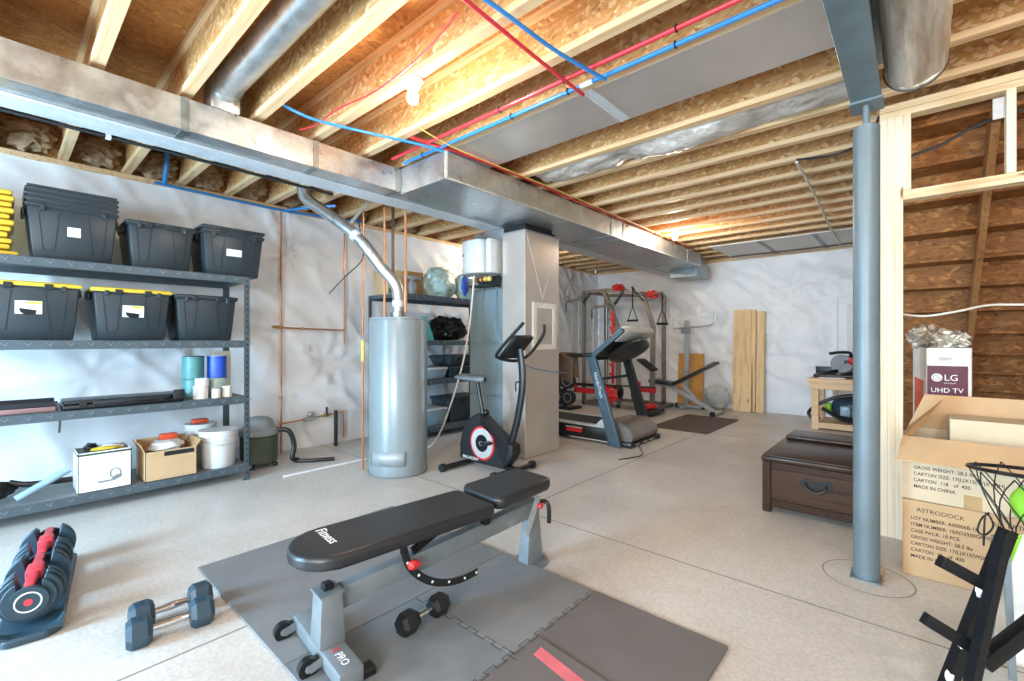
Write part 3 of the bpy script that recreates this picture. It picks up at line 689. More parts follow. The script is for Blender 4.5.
# third shelf
t = thing('long_case', 'long black hard tool case lying on the third shelf', 'case', (-4.68, .66, .751))
MB().box(-.17, .17, -.36, .36, 0, .035, .012).box(-.16, .16, -.35, .35, .037, .062, .012).build('shell', 'black', t)
MB().bar((.175, -.2, .04), (.175, .26, .05), .02, .03, bev=.006).box(.165, .19, .28, .36, .02, .10, .01).build('handle', 'blackmat', t)
for y in (-.25, .05, .2): MB().box(.168, .178, y - .02, y + .02, .02, .055, .002, 1).build('latch', 'blackmat', t)
t = thing('flat_tray', 'pinkish flat tray with dark rails at the left of the third shelf', 'tray', (-4.7, .0, .751))
MB().box(-.16, .16, -.3, .27, 0, .035, .006).build('tray_body', 'pinkcase', t)
for x in (-.15, .15): MB().box(x - .012, x + .012, -.3, .28, .036, .07, .004, 1).build('rail', 'blackmat', t)
MB().tube([(.17, .27, .06), (.19, .29, .02), (.195, .29, -.05), (.192, .285, -.15)], .006, 6, smooth=5).build('dangling_strap', 'cable_k', t)
def can(x, y, z, r, h, lab_mat, lid_mat, label, hand=True):
    t = thing('paint_can', label, 'paint can', (x, y, z), 0, 'cans on the third shelf')
    MB().lathe([(r, 0), (r, .006), (r * .985, .008), (r * .985, h - .008), (r * 1.01, h - .006), (r * 1.01, h)], (0, 0, 0), 28).build('can_body', lab_mat, t)
    MB().lathe([(.005, h), (r * .8, h), (r * .86, h + .004), (r * .95, h + .004), (r * .97, h)], (0, 0, 0), 28).build('lid', lid_mat, t)
    return t
can(-4.72, 1.13, .7505, .082, .165, 'tealcan', 'slot', 'lower teal paint can at the left of the can cluster')
can(-4.72, 1.13, .9205, .082, .19, 'tealcan', 'slot', 'tall teal paint can on top of the lower teal can')
can(-4.72, 1.31, .7505, .082, .165, 'bag_mint', 'slot', 'greenish paint can under the blue one')
can(-4.72, 1.31, .9205, .078, .19, 'bluelabel', 'white', 'bright blue labelled can on top of the greenish can')
can(-4.60, 1.155, .7505, .055, .105, 'label', 'white', 'white tub with pale green label in front of the teal cans')
can(-4.60, 1.165, .8605, .052, .06, 'white', 'white', 'small white tub resting on the white labelled tub')
can(-4.575, 1.265, .7505, .035, .08, 'label', 'grey', 'small pale lilac jar in front of the greenish can')
can(-4.60, 1.355, .7505, .04, .09, 'label', 'white', 'small cream tin at the right front of the cans')
tag(MB().box(-5.0, -4.98, 1.36, 1.5, .752, 1.15).build('board_offcut', 'card_lt', smooth=0), 'pale board offcut standing behind the rack post on the third shelf', 'board')
# bottom shelf
t = thing('white_carton', 'white open carton of tools and packets on the bottom shelf', 'box', (-4.66, .53, .141))
h = .29
MB().box(-.15, -.145, -.15, .15, 0, h).box(.145, .15, -.15, .15, 0, h).box(-.15, .15, -.15, -.145, 0, h).box(-.15, .15, .145, .15, 0, h).box(-.15, .15, -.15, .15, 0, .005).build('carton', 'label', t, smooth=0)
MB().box(-.152, .152, -.152, .152, h - .022, h - .008).build('edge_band', 'olive', t, smooth=0)
MB().prism([(-.06, .07), (.03, .07), (.06, .10), (.09, .10), (.09, .08), (.05, .06), (-.03, .055)], 'x', .151, .1525).tube([(.152, .055 + .03 * cos(a), .115 + .035 * sin(a)) for a in [k * pi / 8 for k in range(16)]], .003, 5, closed=True).build('print', 'grey', t, smooth=0)
MB().text('Bella', .035, T(.152, -.07, .09) @ FACE_PX).build('lettering', 'inkw', t, smooth=0)
for k, (m_, c, s_) in enumerate((('yellow', (.05, .02, h), (.05, .1, .02)), ('white', (.0, .05, h + .005), (.06, .07, .02)), ('black', (-.05, -.06, h + .01), (.07, .04, .025)))):
    tag(MB().blob((-4.66 + c[0], .53 + c[1], .141 + c[2]), s_, .25, 2, 2, k).build('loose_packet', m_), ('yellow', 'white', 'black')[k] + ' packet poking out of the white carton', 'packet')
t = thing('cardboard_carton', 'brown cardboard box of papers with open flaps on the bottom shelf', 'box', (-4.66, .93, .141))
h = .23
MB().box(-.17, .17, -.17, -.166, 0, h).box(-.17, .17, .166, .17, 0, h).box(.166, .17, -.17, .17, 0, h).box(-.17, -.166, -.17, .17, 0, h + .06).box(-.17, .17, -.17, .17, 0, .004).build('carton', 'card', t, smooth=0)
MB().bar((0, -.17, h), (0, -.20, h + .07), .33, .004).bar((0, .17, h), (0, .205, h + .05), .33, .004).build('flap', 'card_in', t, smooth=0)
MB().box(.1705, .172, -.05, .15, h - .045, h - .01).build('dark_label', 'tote_rib', t, smooth=0)
tag(MB().blob((-4.655, .93, .141 + h + .01), (.12, .12, .045), .2, 2, 3, 3).build('paper_bundle', 'label'), 'crumpled white paper bundle in the brown box', 'paper')
tag(MB().box(-4.79, -4.73, .90, 1.02, .141 + h - .02, .141 + h + .09, .004).build('small_box', 'orange'), 'small orange-brown box standing in the brown box', 'box')
def bucket(x, y, z, r, h, label):
    t = thing('bucket', label, 'bucket', (x, y, z), 0, 'white buckets on the bottom shelf')
    MB().lathe([(r * .86, 0), (r * .88, .004), (r * .96, h * .78), (r * 1.03, h * .78), (r * 1.03, h * .82), (r * .975, h * .82), (r * .98, h * .88), (r * 1.04, h * .88), (r * 1.04, h * .92), (r, h * .92), (r * 1.01, h), (r * 1.06, h), (r * 1.06, h + .012), (r * .2, h + .008)], (0, 0, 0), 40).build('pail', 'bucket', t)
    MB().tube([(.0, -r * 1.07, h * .85), (r * .9, -r * .75, h * .72), (r * 1.15, 0, h * .66), (r * .9, r * .75, h * .72), (0, r * 1.07, h * .85)], .003, 6, smooth=8).build('handle', 'silver', t)
bucket(-4.64, 1.30, .1405, .143, .31, 'white plastic bucket in front at the right end of the bottom shelf')
bucket(-4.92, 1.235, .1405, .12, .34, 'white plastic bucket standing behind the front one')
tag(MB().box(-4.97, -4.88, 1.17, 1.29, .496, .53, .006).build('orange_packet', 'orange'), 'orange packet lying on top of the rear bucket', 'packet')
t = thing('work_light', 'black tool with a clear fluorescent tube at the left of the bottom shelf', 'light', (-4.62, .10, .141))
MB().blob((0, -.18, .10), (.10, .16, .08), .2, 2, 3, 4, flatb=-.098).build('body', 'black', t)
MB().tube([(0, -.05, .14), (.02, .05, .11), (.02, .26, .10)], .02, 8, smooth=4).build('arm', 'black', t)
MB().cyl((.09, -.02, .04), (.09, .24, .19), .024, n=14).build('tube_lamp', 'blueplastic', t)

# second rack, behind the water heater
X2 = -4.70
for (ya, yb, z, h_, n_) in ((4.00, 4.62, .75, .15, 'stacked black case on the third shelf behind the water heater'), (4.02, 4.68, .14, .33, 'black tote on the bottom shelf behind the water heater')):
    tote('black_tote', n_, ya, yb, z, h_, lid='black', group='black totes behind the heater', xf=-4.64, ribs=False)
tote('black_tote', 'second black case stacked on top of the case on the third shelf', 4.0, 4.62, .912 + .0, .13, lid='black', group='black totes behind the heater', xf=-4.64, ribs=False)
for z, lab in ((.14, 'pale clear plastic tub on the bottom shelf beside the black tote'), (.75, 'pale clear plastic tub on the third shelf beside the black cases')):
    t = thing('clear_tub', lab, 'tub', (-4.86, 3.74, z + .001))
    MB().taper(0, 0, 0, .2 if z < .5 else .12, .34, .40, .4, .46, .01).build('tub', 'blueplastic', t)
    MB().box(-.205, .205, -.235, .235, .2 if z < .5 else .12, .225 if z < .5 else .145, .008).build('lid', 'white', t)
tag(MB().prism([(0, 0), (.17, 0), (.05, .30), (-.03, .30)], 'x', -.02, .02, T(-4.66, 3.56, 1.252)).build('teal_panel', 'teal', smooth=0), 'teal plastic wedge leaning on the second shelf beside the heater', 'panel')
tag(MB().blob((-4.85, 4.10, 1.40), (.18, .30, .16), .28, 2.2, 4, 6, flatb=-.148).build('black_bag', 'bag_black' if 'bag_black' in M else 'black'), 'crumpled black bag on the second shelf behind the heater', 'bag')
tag(MB().box(-5.1, -4.8, 3.14, 3.44, 1.822, 2.12, .004).build('brown_box', 'card'), 'brown cardboard box at the left of the top shelf behind the pipes', 'box')
tag(MB().box(-5.1, -4.86, 3.47, 3.72, 1.822, 2.14, .004).build('brown_box', 'orange' if False else 'card_in'), 'orange-brown cardboard box on the top shelf between pipes and mint bag', 'box')
tag(MB().box(-4.78, -4.68, 3.14, 3.24, 1.822, 1.89, .004).build('green_box', 'olive'), 'small green box in front of the left brown box on the top shelf', 'box')
tag(MB().blob((-4.86, 3.99, 2.02), (.18, .24, .22), .13, 1.8, 4, 2, flatb=-.197).build('mint_bag', 'bag_mint'), 'crinkled pale mint plastic bag on the top shelf', 'bag')
tag(MB().blob((-4.80, 4.44, 2.0), (.16, .2, .2), .13, 1.8, 4, 12, flatb=-.177).build('pale_bag', 'bag_mint'), 'pale crinkled bag with blue print beside the humidifier', 'bag')
tag(MB().blob((-4.62, 4.24, 2.0), (.03, .06, .13), .3, 2.3, 3, 14).build('blue_bag', 'bag_blue'), 'bright blue plastic wrapper on the pale bag on the top shelf', 'bag')
t = thing('wire_jug', 'grey jug with coiled wire on the top shelf beside the pipes', 'jug', (-4.72, 3.44, 1.821))
MB().lathe([(.05, 0), (.055, .02), (.055, .13), (.03, .17), (.03, .19)], (0, 0, 0), 20).build('jug_body', 'grey', t)
for k in range(3): MB().tube([(.09 * cos(a), .11 * sin(a), .20 + k * .012) for a in [i * pi / 10 for i in range(20)]], .006, 6, closed=True).build('coil', 'silver', t)

# shop vacuum
t = thing('shop_vacuum', 'dark canister vacuum with grey lid standing beyond the rack post', 'vacuum', (-4.88, 1.72, 0))
MB().lathe([(.15, .05), (.165, .06), (.17, .30), (.175, .31)], (0, 0, 0), 32).build('drum', 'olive', t)
MB().lathe([(.18, .32), (.185, .33), (.18, .37), (.14, .40), (.12, .46), (.08, .49), (.02, .50)], (0, 0, 0), 32).build('motor_lid', 'grey', t)
for a in range(4): MB().blob((.15 * cos(a * pi / 2 + .8), .15 * sin(a * pi / 2 + .8), .026), (.03, .03, .026), 0, 1, 2).build('caster', 'black', t)
MB().tube([(.1, .12, .36), (.16, .22, .34), (.19, .26, .2), (.2, .24, .07), (.18, .3, .04)], .024, 10, smooth=8).build('hose', 'black', t)
MB().tube([(.18, .28, .03), (.28, .42, .026), (.36, .6, .022)], .02, 10).build('wand', 'black', t)
tag(MB().tube([(-4.30, 1.72, .012), (-4.30, 2.56, .012)], .011, 8).build('white_rod', 'white'), 'long white plastic pipe lying on the floor left of the water heater', 'pipe')

# ---------------------------------------------------------------- copper plumbing on the left wall
def jt(mb, p, r=.013): mb.blob(p, (r * 1.5,) * 3, 0, 1, 2)
PX = -5.235
t = thing('copper_riser', 'tall copper pipe with side branches rising up the left wall', 'pipe', (PX, 2.075, 0))
b = MB().tube([(PX, 2.07, .002), (PX, 2.07, 2.665)], .011, 10).tube([(PX, 2.08, 1.39), (PX, 2.80, 1.375)], .010, 10).tube([(PX, 2.08, .33), (PX, 2.80, .38), (PX, 2.80, .06)], .010, 10)
for p in ((PX, 2.07, 1.39), (PX, 2.07, .33), (PX, 2.07, .62), (PX, 2.80, .38), (PX, 2.3, 1.385)): jt(b, p)
b.build('pipe', 'copper', t, w=True)
MB().tube([(PX, 2.32, .34), (PX, 2.46, .355)], .026, 12).blob((PX + .01, 2.39, .40), (.035, .045, .035), .05, 1, 2).build('meter', 'silver', t, w=True)
MB().tube([(PX, 2.55, .36), (PX, 2.62, .365)], .02, 10).build('valve', 'brass', t, w=True)
MB().tube([(PX + .01, 2.585, .35), (PX + .01, 2.585, .46)], .013, 8).build('valve_handle', 'blackpipe', t, w=True)
MB().tube([(PX, 1.98, 1.40), (PX, 2.06, 1.395)], .018, 8).build('spigot', 'brass', t, w=True)
tag(MB().tube([(PX, 2.815, 1.2), (PX, 2.815, 1.36), (PX, 2.815, 2.70)], .010, 8).build('copper_drop', 'copper'), 'thin copper pipe down the left wall right of the tall riser', 'pipe')
tag(MB().tube([(-5.15, 2.66, .002), (-5.15, 2.66, .42)], .022, 12).build('black_standpipe', 'blackpipe'), 'short black pipe standing from the floor beside the left wall', 'pipe')
tag(MB().box(-5.29, -5.27, 2.32, 2.40, 1.13, 1.20).build('wall_outlet', 'white', smooth=0), 'small outlet plate on the vinyl wall between the copper pipes', 'outlet')

# ---------------------------------------------------------------- water heater
HX, HY = -3.71, 2.545
t = thing('water_heater', 'tall grey cylindrical water heater standing on the floor', 'water heater', (HX, HY, 0))
MB().lathe([(.262, .0), (.272, .012), (.272, 1.43), (.262, 1.45)], (0, 0, 0), 72).build('tank', 'heater', t)
MB().lathe([(.27, 1.4505), (.266, 1.462), (.2, 1.47), (.02, 1.473)], (0, 0, 0), 72).build('top_cap', 'heater_top', t)
MB().tube([(.2735 * cos(a), .2735 * sin(a), .02) for a in [k * 2 * pi / 72 for k in range(72)]], .005, 6, closed=True).build('base_ring', 'grey', t)
fa = atan2(-.86, .5)
pl = MB().sheet(lambda u, v: (.2755 * cos(radians(-95 + 75 * u)), .2755 * sin(radians(-95 + 75 * u)), .11 + v * .13), 14, 1)
pl.build('access_cover', 'heater_top', t, solid=.003)
MB().cyl((0, 0, 1.47), (0, 0, 1.52), .075, n=20).build('draft_hood', 'galv_dk', t)
t = thing('flue_pipe', 'shiny metal flue pipe bending from the water heater up to the joists', 'pipe', (HX, HY, 1.53))
pts = [(HX, HY, 1.525), (HX, HY, 1.68), (HX - .02, HY - .03, 1.80), (HX - .12, HY - .12, 1.96), (-4.0, 2.27, 2.25), (-4.33, 2.10, 2.52), (-4.48, 2.03, 2.63), (-4.53, 2.0, 2.72), (-4.53, 2.0, 2.86)]
MB().tube(pts, .056, 20, smooth=5).build('pipe', 'galv', t, w=True)
for a, b in ((0, 1), (3, 4)):
    p, q = (V(pts[a]), V(pts[b])) if a == 0 else (V(pts[3]), V(pts[5])); m_ = (p + q) / 2 if a == 0 else V(pts[4])
    MB().cyl(m_ - (q - p).normalized() * .03, m_ + (q - p).normalized() * .03, .06, n=20).build('joint_band', 'galv_lt', t, w=True)
MB().bar((-4.07, 2.22, 2.34), (-3.9, 2.45, 2.72), .03, .002, (1, 0, 0)).build('hanger_strap', 'galv', t, w=True, smooth=0)
tag(MB().tube([(HX - .22, HY - .0, 1.475), (HX - .22, HY, 2.51), ], .011, 8).build('copper_feed', 'copper'), 'left copper pipe rising from the top of the water heater', 'pipe') if False else None
t = thing('hot_and_cold_pipes', 'copper supply pipes rising from the top of the water heater', 'pipes', (HX, HY, 1.473))
MB().tube([(HX - .08, HY - .1, 1.474), (HX - .08, HY - .1, 2.52)], .011, 8).build('cold_pipe', 'copper', t, w=True)
MB().tube([(HX + .06, HY + .04, 1.474), (HX + .06, HY + .04, 2.50)], .011, 8).tube([(HX + .06, HY + .04, 1.60), (HX + .06, HY + .04, 1.72)], .016, 8).build('hot_pipe', 'copper', t, w=True)
tag(MB().tube([(-4.0, 2.80, 2.0), (-4.0, 2.80, 2.51)], .014, 8).tube([(-4.0, 2.80, 1.55), (-4.0, 2.80, 2.0)], .013, 8).build('brown_drop_pipe', 'brownpipe'), 'brown pipe hanging from the ceiling behind the flue', 'pipe') if False else None
tag(MB().tube([(-4.12, 2.76, 1.90), (-4.12, 2.76, 2.745)], .016, 10).build('brown_drop_pipe', 'brownpipe'), 'brown pipe hanging from the joists between the two copper heater pipes', 'pipe')
t = thing('gas_pipe', 'copper pipe with yellow sleeve running to the floor left of the heater', 'pipe', (-4.0, 2.30, 0))
MB().tube([(-4.0, 2.34, .002), (-4.0, 2.34, 1.22)], .010, 8).tube([(-4.0, 2.34, 1.3), (-4.0, 2.35, 2.70)], .009, 8).build('pipe', 'copper', t, w=True)
MB().tube([(-4.0, 2.34, 1.05), (-4.0, 2.34, 1.25)], .017, 8).build('sleeve', 'cable_y', t, w=True)
MB().tube([(-4.03, 2.30, 2.45), (-3.98, 2.30, 2.3), (-4.0, 2.34, 2.05), (-4.08, 2.2, 1.86), (-4.2, 2.1, 1.7)], .006, 6, smooth=5).build('slack_wire', 'blackpipe', t, w=True)

# ---------------------------------------------------------------- furnace, return drop, humidifier
t = thing('furnace', 'grey upright furnace cabinet behind the exercise bike', 'furnace', (-3.66, 4.0, 0))
MB().box(-3.94, -3.385, 3.70, 4.35, .02, 1.84, .004, 1).build('cabinet', 'furn', t, w=True, smooth=0)
MB().box(-3.93, -3.395, 3.688, 3.699, .06, .62, .002, 1).build('lower_door', 'furn_face', t, w=True, smooth=0)
MB().box(-3.93, -3.395, 3.688, 3.699, .64, 1.20, .002, 1).box(-3.93, -3.395, 3.688, 3.699, 1.24, 1.82, .002, 1).build('upper_door', 'furn_face', t, w=True, smooth=0)
MB().box(-3.90, -3.42, 3.72, 4.33, 1.842, 2.498, .002, 1).build('supply_plenum', 'galv', t, w=True, smooth=0)
t = thing('return_drop', 'tall square galvanised return duct standing beside the furnace', 'duct', (-3.21, 3.95, 0))
MB().box(-3.375, -3.055, 3.655, 4.26, .004, 2.41, .003, 1).build('duct_body', 'galv_warm', t, w=True, smooth=0)
f = MB(); ya, yb, za, zb = 3.78, 4.19, 1.15, 1.66
for a in ((ya, yb, zb - .06, zb), (ya, yb, za, za + .06)): f.box(-3.053, -3.043, a[0], a[1], a[2], a[3])
for a in ((ya, ya + .06), (yb - .06, yb)): f.box(-3.053, -3.043, a[0], a[1], za + .06, zb - .06)
f.build('filter_frame', 'label', t, w=True, smooth=0)
MB().box(-3.054, -3.048, ya + .06, yb - .06, za + .06, zb - .06).build('filter_panel', 'galv_warm', t, w=True, smooth=0)
MB().hexa([(-3.33, 3.70, 2.412), (-3.09, 3.70, 2.412), (-3.09, 4.2, 2.412), (-3.33, 4.2, 2.412), (-3.35, 3.68, 2.455), (-3.07, 3.68, 2.455), (-3.07, 4.22, 2.455), (-3.35, 4.22, 2.455)]).box(-3.32, -3.1, 3.71, 4.19, 2.45, 2.498).build('flexible_collar', 'blackmat', t, w=True, smooth=0)
MB().box(-3.39, -3.04, 3.64, 4.275, 2.40, 2.415).build('top_flange', 'galv', t, w=True, smooth=0)
for s_ in (0, 1):
    yy = 3.68 if s_ == 0 else 4.23
    MB().bar((-3.054, yy, 2.38), (-3.054, 3.955, 1.70), .004, .004, (1, 0, 0)).build('cross_crease', 'galv_lt', t, w=True, smooth=0)
t = thing('humidifier', 'rounded white humidifier box mounted on the plenum above the furnace', 'humidifier', (-3.66, 3.6, 1.98))
hp = [(-3.86, 3.718), (-3.89, 3.62), (-3.88, 3.52), (-3.80, 3.455), (-3.68, 3.43), (-3.56, 3.45), (-3.52, 3.50), (-3.50, 3.718)]
o_ = MB().prism(hp, 'z', 1.99, 2.36).build('housing', 'bucket', t, w=True, smooth=50)
m_ = o_.modifiers.new('b', 'BEVEL'); m_.width = .02; m_.segments = 3; m_.limit_method = 'ANGLE'
MB().box(-3.495, -3.43, 3.52, 3.718, 1.99, 2.36, .008).build('side_cover', 'bucket', t, w=True)
MB().blob((-3.79, 3.452, 2.2), (.035, .004, .018), 0, 1, 2, mx=Rz(-.4)).build('oval_badge', 'grey', t, w=True)
t = thing('wiring_box', 'small open control box with coloured wires below the humidifier', 'control box', (-3.66, 3.62, 1.86))
MB().box(-3.78, -3.45, 3.52, 3.695, 1.85, 1.865).box(-3.78, -3.45, 3.68, 3.695, 1.865, 1.975).build('bracket', 'blackmat', t, w=True, smooth=0)
for k, (m_, x) in enumerate((('brass', -3.70), ('cable_y', -3.56), ('cable_y', -3.50), ('copper', -3.63))): MB().blob((x, 3.58, 1.93), (.025, .03, .03), .2, 2, 2, k).build('connector', m_, t, w=True)
line('drain_hose', [(-3.66, 3.50, 1.97), (-3.70, 3.48, 1.5), (-3.80, 3.46, 1.0), (-3.95, 3.40, .5), (-4.08, 3.33, .15), (-4.2, 3.25, .012), (-4.35, 3.1, .012)], .010, 'cable_w', 'pale drain hose falling from the humidifier to the floor', 'hose')
line('blue_cable', [(-3.48, 3.67, 1.84), (-3.46, 3.63, 1.5), (-3.38, 3.61, 1.25), (-3.2, 3.61, 1.10), (-3.04, 3.62, 1.0), (-3.02, 3.95, .92), (-3.02, 4.29, .88), (-3.15, 4.6, .85)], .005, 'cable_b', 'blue cable drooping across the front of the return duct', 'cable')

# ================================================================== FLOOR MATS
def mat_piece(x0, x1, y0, y1, mat, label, teeth=()):
    b = MB().box(x0 + (.004 if x0 == -1.8 else .0005), x1 - .0005, y0 + .0005, y1 - .0005, .0015, .014, .002, 1)
    o = b.build('floor_mat', mat)
    return tag(o, label, 'floor mat')
mat_piece(-2.93, -1.80, .72, 1.96, 'mat_plain', 'large grey foam floor mat under the left half of the weight bench')
mats = ((-1.80, -1.19, 1.34, 1.96, 'mat_plain', 'grey foam mat tile under the bench seat'), (-1.80, -1.19, .72, 1.34, 'mat_rib', 'ribbed grey foam mat tile under the front bench wheels'),
        (-1.19, -.565, 1.34, 1.96, 'mat_dark', 'grey foam mat tile at the right end of the mats'), (-1.19, -.565, .72, 1.34, 'mat_dark', 'grey foam mat tile under the pink striped pad'))
for m_ in mats: mat_piece(*m_)
def jig(n, x0, y0, x1, y1):   # interlocking teeth line between mat tiles
    d = V((x1 - x0, y1 - y0, 0)); L = d.length; d.normalize(); nrm = V((-d.y, d.x, 0)); k = int(L / .05); p = []
    for i in range(k):
        a = V((x0, y0, .0143)) + d * (i * .05); s_ = .011 if i % 2 else -.011
        p += [a + nrm * s_ - d * .004, a + nrm * s_ + d * .054]
    o = MB()
    for a, b in zip(p, p[1:]): o.bar(a, b, .0025, .0006)
    return tag(o.build('interlocking_seam', 'slot', smooth=0), n, 'mat seam')
jig('jigsaw seam running along the right-hand mat tiles', -1.79, 1.34, -.60, 1.34); jig('jigsaw seam between the mat tiles beside the pink striped pad', -1.19, .75, -1.19, 1.95)
t = thing('striped_pad', 'dark exercise pad with a pink stripe lying on the mats at the front edge', 'exercise pad', (-.85, 1.15, .0155), 0)
MB().prism([(-1.115, 1.02), (-.62, .92), (-.50, 1.42), (-1.165, 1.485)], 'z', .0155, .024).build('pad_body', 'mat_dark', t, w=True, smooth=0)
MB().prism([(-1.115, 1.385), (-.62, 1.30), (-.63, 1.355), (-1.12, 1.44)], 'z', .0242, .0248).build('stripe', 'pink', t, w=True, smooth=0)
tag(MB().box(-2.87, -2.07, 6.25, 7.70, .001, .012, .003, 1).build('rubber_mat', 'mat_back'), 'brown-grey rubber mat on the floor before the second bench', 'floor mat')

# ================================================================== WEIGHT BENCH
t = thing('weight_bench', 'black padded adjustable weight bench with grey frame on the foam mats', 'weight bench', (-1.66, 1.55, 0.0145), radians(-5.4))
Zm = -.0145
def padshape(hw, y0, y1, z0, z1, cut, nose=False):
    if nose:
        poly = [(hw * cos(a), y0 + .16 + .16 * sin(a)) for a in [pi + k * pi / 10 for k in range(11)]]
        poly = [(max(-hw, min(hw, x * 1.0)), y) for x, y in poly] + [(hw, y1 - .02), (hw - .03, y1), (-hw + .03, y1), (-hw, y1 - .02)]
    else:
        poly = [(-hw + cut, y0), (hw - cut, y0), (hw, y0 + cut), (hw * .93, y1 - .05), (hw * .75, y1), (-hw * .75, y1), (-hw * .93, y1 - .05), (-hw, y0 + cut)]
    return MB().prism(poly, 'z', z0, z1)
def bev(o, w_, s_=3):
    m_ = o.modifiers.new('bevel', 'BEVEL'); m_.width = w_; m_.segments = s_; m_.limit_method = 'ANGLE'; m_.angle_limit = radians(40); return o
back = bev(padshape(.162, -.84, .05, .395, .452, 0, True).build('back_pad', 'vinylpad', t, smooth=50), .018)
# the printed wordmark near the nose of the pad
MB().text('FLYBIRD' if False else 'Fitness', .06, T(-.125, -.70, .4525) @ Rz(radians(0)) @ Matrix.Identity(4), .0005).build('lettering', 'inkw', back, smooth=0)
seat = bev(padshape(.160, .065, .475, .41, .47, .03).xf(T(0, .08, .41) @ Rx(radians(3)) @ T(0, -.08, -.41)).build('seat_pad', 'vinylpad', t, smooth=50), .018)
MB().box(-.11, .11, -.70, .02, .375, .394, .003, 1).build('back_support', 'blacksteel', t)
MB().bar((0, -.66, .215), (0, .48, .30), .055, .085, bev=.004).build('main_beam', 'greysteel', t)
MB().taper(.012, -.70, .07, .262, .105, .10, .09, .08, .004).box(-.042, .062, -.748, -.652, .258, .266, .002, 1).build('front_post', 'greysteel', t)
MB().box(-.012, .028, -.72, -.68, .266, .292, .004, 1).build('post_plug', 'black', t)
cb = MB().box(-.25, .235, -.745, -.655, .008, .07, .006).build('front_crossbar', 'greysteel', t)
MB().text('PRO', .042, T(.115, -.716, .0705), .0005).build('lettering', 'inkw', cb, smooth=0)
MB().text('X', .042, T(.078, -.716, .0705), .0005).build('red_lettering', 'red', cb, smooth=0)
MB().box(.17, .225, -.654, -.60, .0, .03, .004, 1).build('foot_tab', 'black', t)
for x in (-.235, .055):
    wh = MB().cyl((x - .014, -.79, .028), (x + .014, -.79, .028), .036, n=24).build('wheel', 'black', t)
    MB().cyl((x - .016, -.79, .028), (x + .016, -.79, .028), .014, n=16).build('hub', 'grey', wh)
    MB().bar((x + .02, -.79, .028), (x + .02, -.74, .04), .006, .03).bar((x - .02, -.79, .028), (x - .02, -.74, .04), .006, .03).build('wheel_bracket', 'greysteel', t)
MB().taper(-.01, .45, .0 + Zm + .0005, .28, .075, .13, .06, .07, .004).build('rear_leg', 'greysteel', t)
MB().lathe([(.10, Zm + .001), (.10, Zm + .006), (.02, Zm + .007)], (-.01, .45, 0), 32).build('rear_foot_plate', 'greysteel', t)
arc = [(.07, -.40, .40), (.07, -.40, .35), (.07, -.375, .27), (.07, -.31, .195), (.07, -.22, .14), (.07, -.11, .112), (.07, .0, .115)]
am = MB()
ap = []
for i in range(len(arc) - 1):
    for k in range(4):
        ap.append(V(arc[i]).lerp(V(arc[i + 1]), k / 4))
ap.append(V(arc[-1]))
am.tube(arc, .017, 12, smooth=5, flat=(1.0, .16)).bar((.066, -.40, .33), (.066, -.40, .40), .03, .006, (1, 0, 0))
arco = am.build('adjusting_arc', 'slot', t)
for i, (y, z) in enumerate(((-.385, .285), (-.33, .213), (-.26, .16), (-.17, .127), (-.08, .112), (-.01, .114))):
    MB().cyl((.0735, y, z), (.0752, y, z), .006, n=12).build('hole', 'inkw', arco)
MB().blob((.085, -.36, .275), (.02, .03, .022), .15, 2, 2, 1).build('release_knob', 'red', t)
MB().bar((.02, -.33, .30), (.02, -.10, .39), .02, .03).build('support_link', 'blacksteel', t)
MB().blob((.085, .42, .335), (.022, .02, .018), .1, 2, 2, 1).build('seat_knob', 'red', t)
MB().bar((.07, .43, .38), (.07, .33, .19), .012, .03, (1, 0, 0)).build('seat_adjusting_bar', 'silver', t)
MB().tube([(.05, .44, .345), (.10, .455, .35), (.118, .46, .32), (.12, .46, .24)], .012, 10, smooth=4).build('pull_handle', 'black', t)
MB().box(.05, .09, .03, .07, .33, .43, .004, 1).build('hinge_bracket', 'blacksteel', t)

# ================================================================== DUMBBELLS
def dumbbell(name, label, loc, rz, r=.062, L=.30, dark=False, group=None, ink='10'):
    t = thing(name, label, 'dumbbell', loc, rz, group)
    hl = .085
    for s_ in (-1, 1):
        b = MB(); m_ = T(0, s_ * (L / 2 - hl / 2), r * .87) @ Rx(pi / 2) @ Rz(pi / 6 * 0)
        b.lathe([(r * .78, -hl / 2), (r, -hl / 2 + .018), (r, hl / 2 - .018), (r * .78, hl / 2)], (0, 0, 0), 6, m_)
        h = b.build('hex_head', 'black' if dark else 'rubber', t, smooth=0)
        MB().text(ink, .032, T(.012, s_ * (L / 2 - hl / 2) - .02, r * 1.7345 + .0008) @ Rz(pi / 2), .0004).build('lettering', 'tote_rib' if not dark else 'inkw', h, smooth=0)
    z = r * .87
    MB().tube([(0, -L / 2 + hl, z), (0, -.035, z), (0, 0, z), (0, .035, z), (0, L / 2 - hl, z)], .014, 16, radii=[.012, .014, .0175, .014, .012], smooth=3).build('handle', 'chrome', t)
    return t
dumbbell('hex_dumbbell', 'daylight-tinted black hex dumbbell on bare concrete, the nearer of the pair', (-2.37, .49, .001), radians(-6), group='pair of hex dumbbells on the floor')
dumbbell('hex_dumbbell', 'daylight-tinted black hex dumbbell on bare concrete, the farther of the pair', (-2.51, .52, .001), radians(-2), group='pair of hex dumbbells on the floor')
dumbbell('hex_dumbbell', 'black hex dumbbell lying on the mat under the bench arc', (-1.61, 1.235, .0145), radians(2), .048, .255, True, ink='')

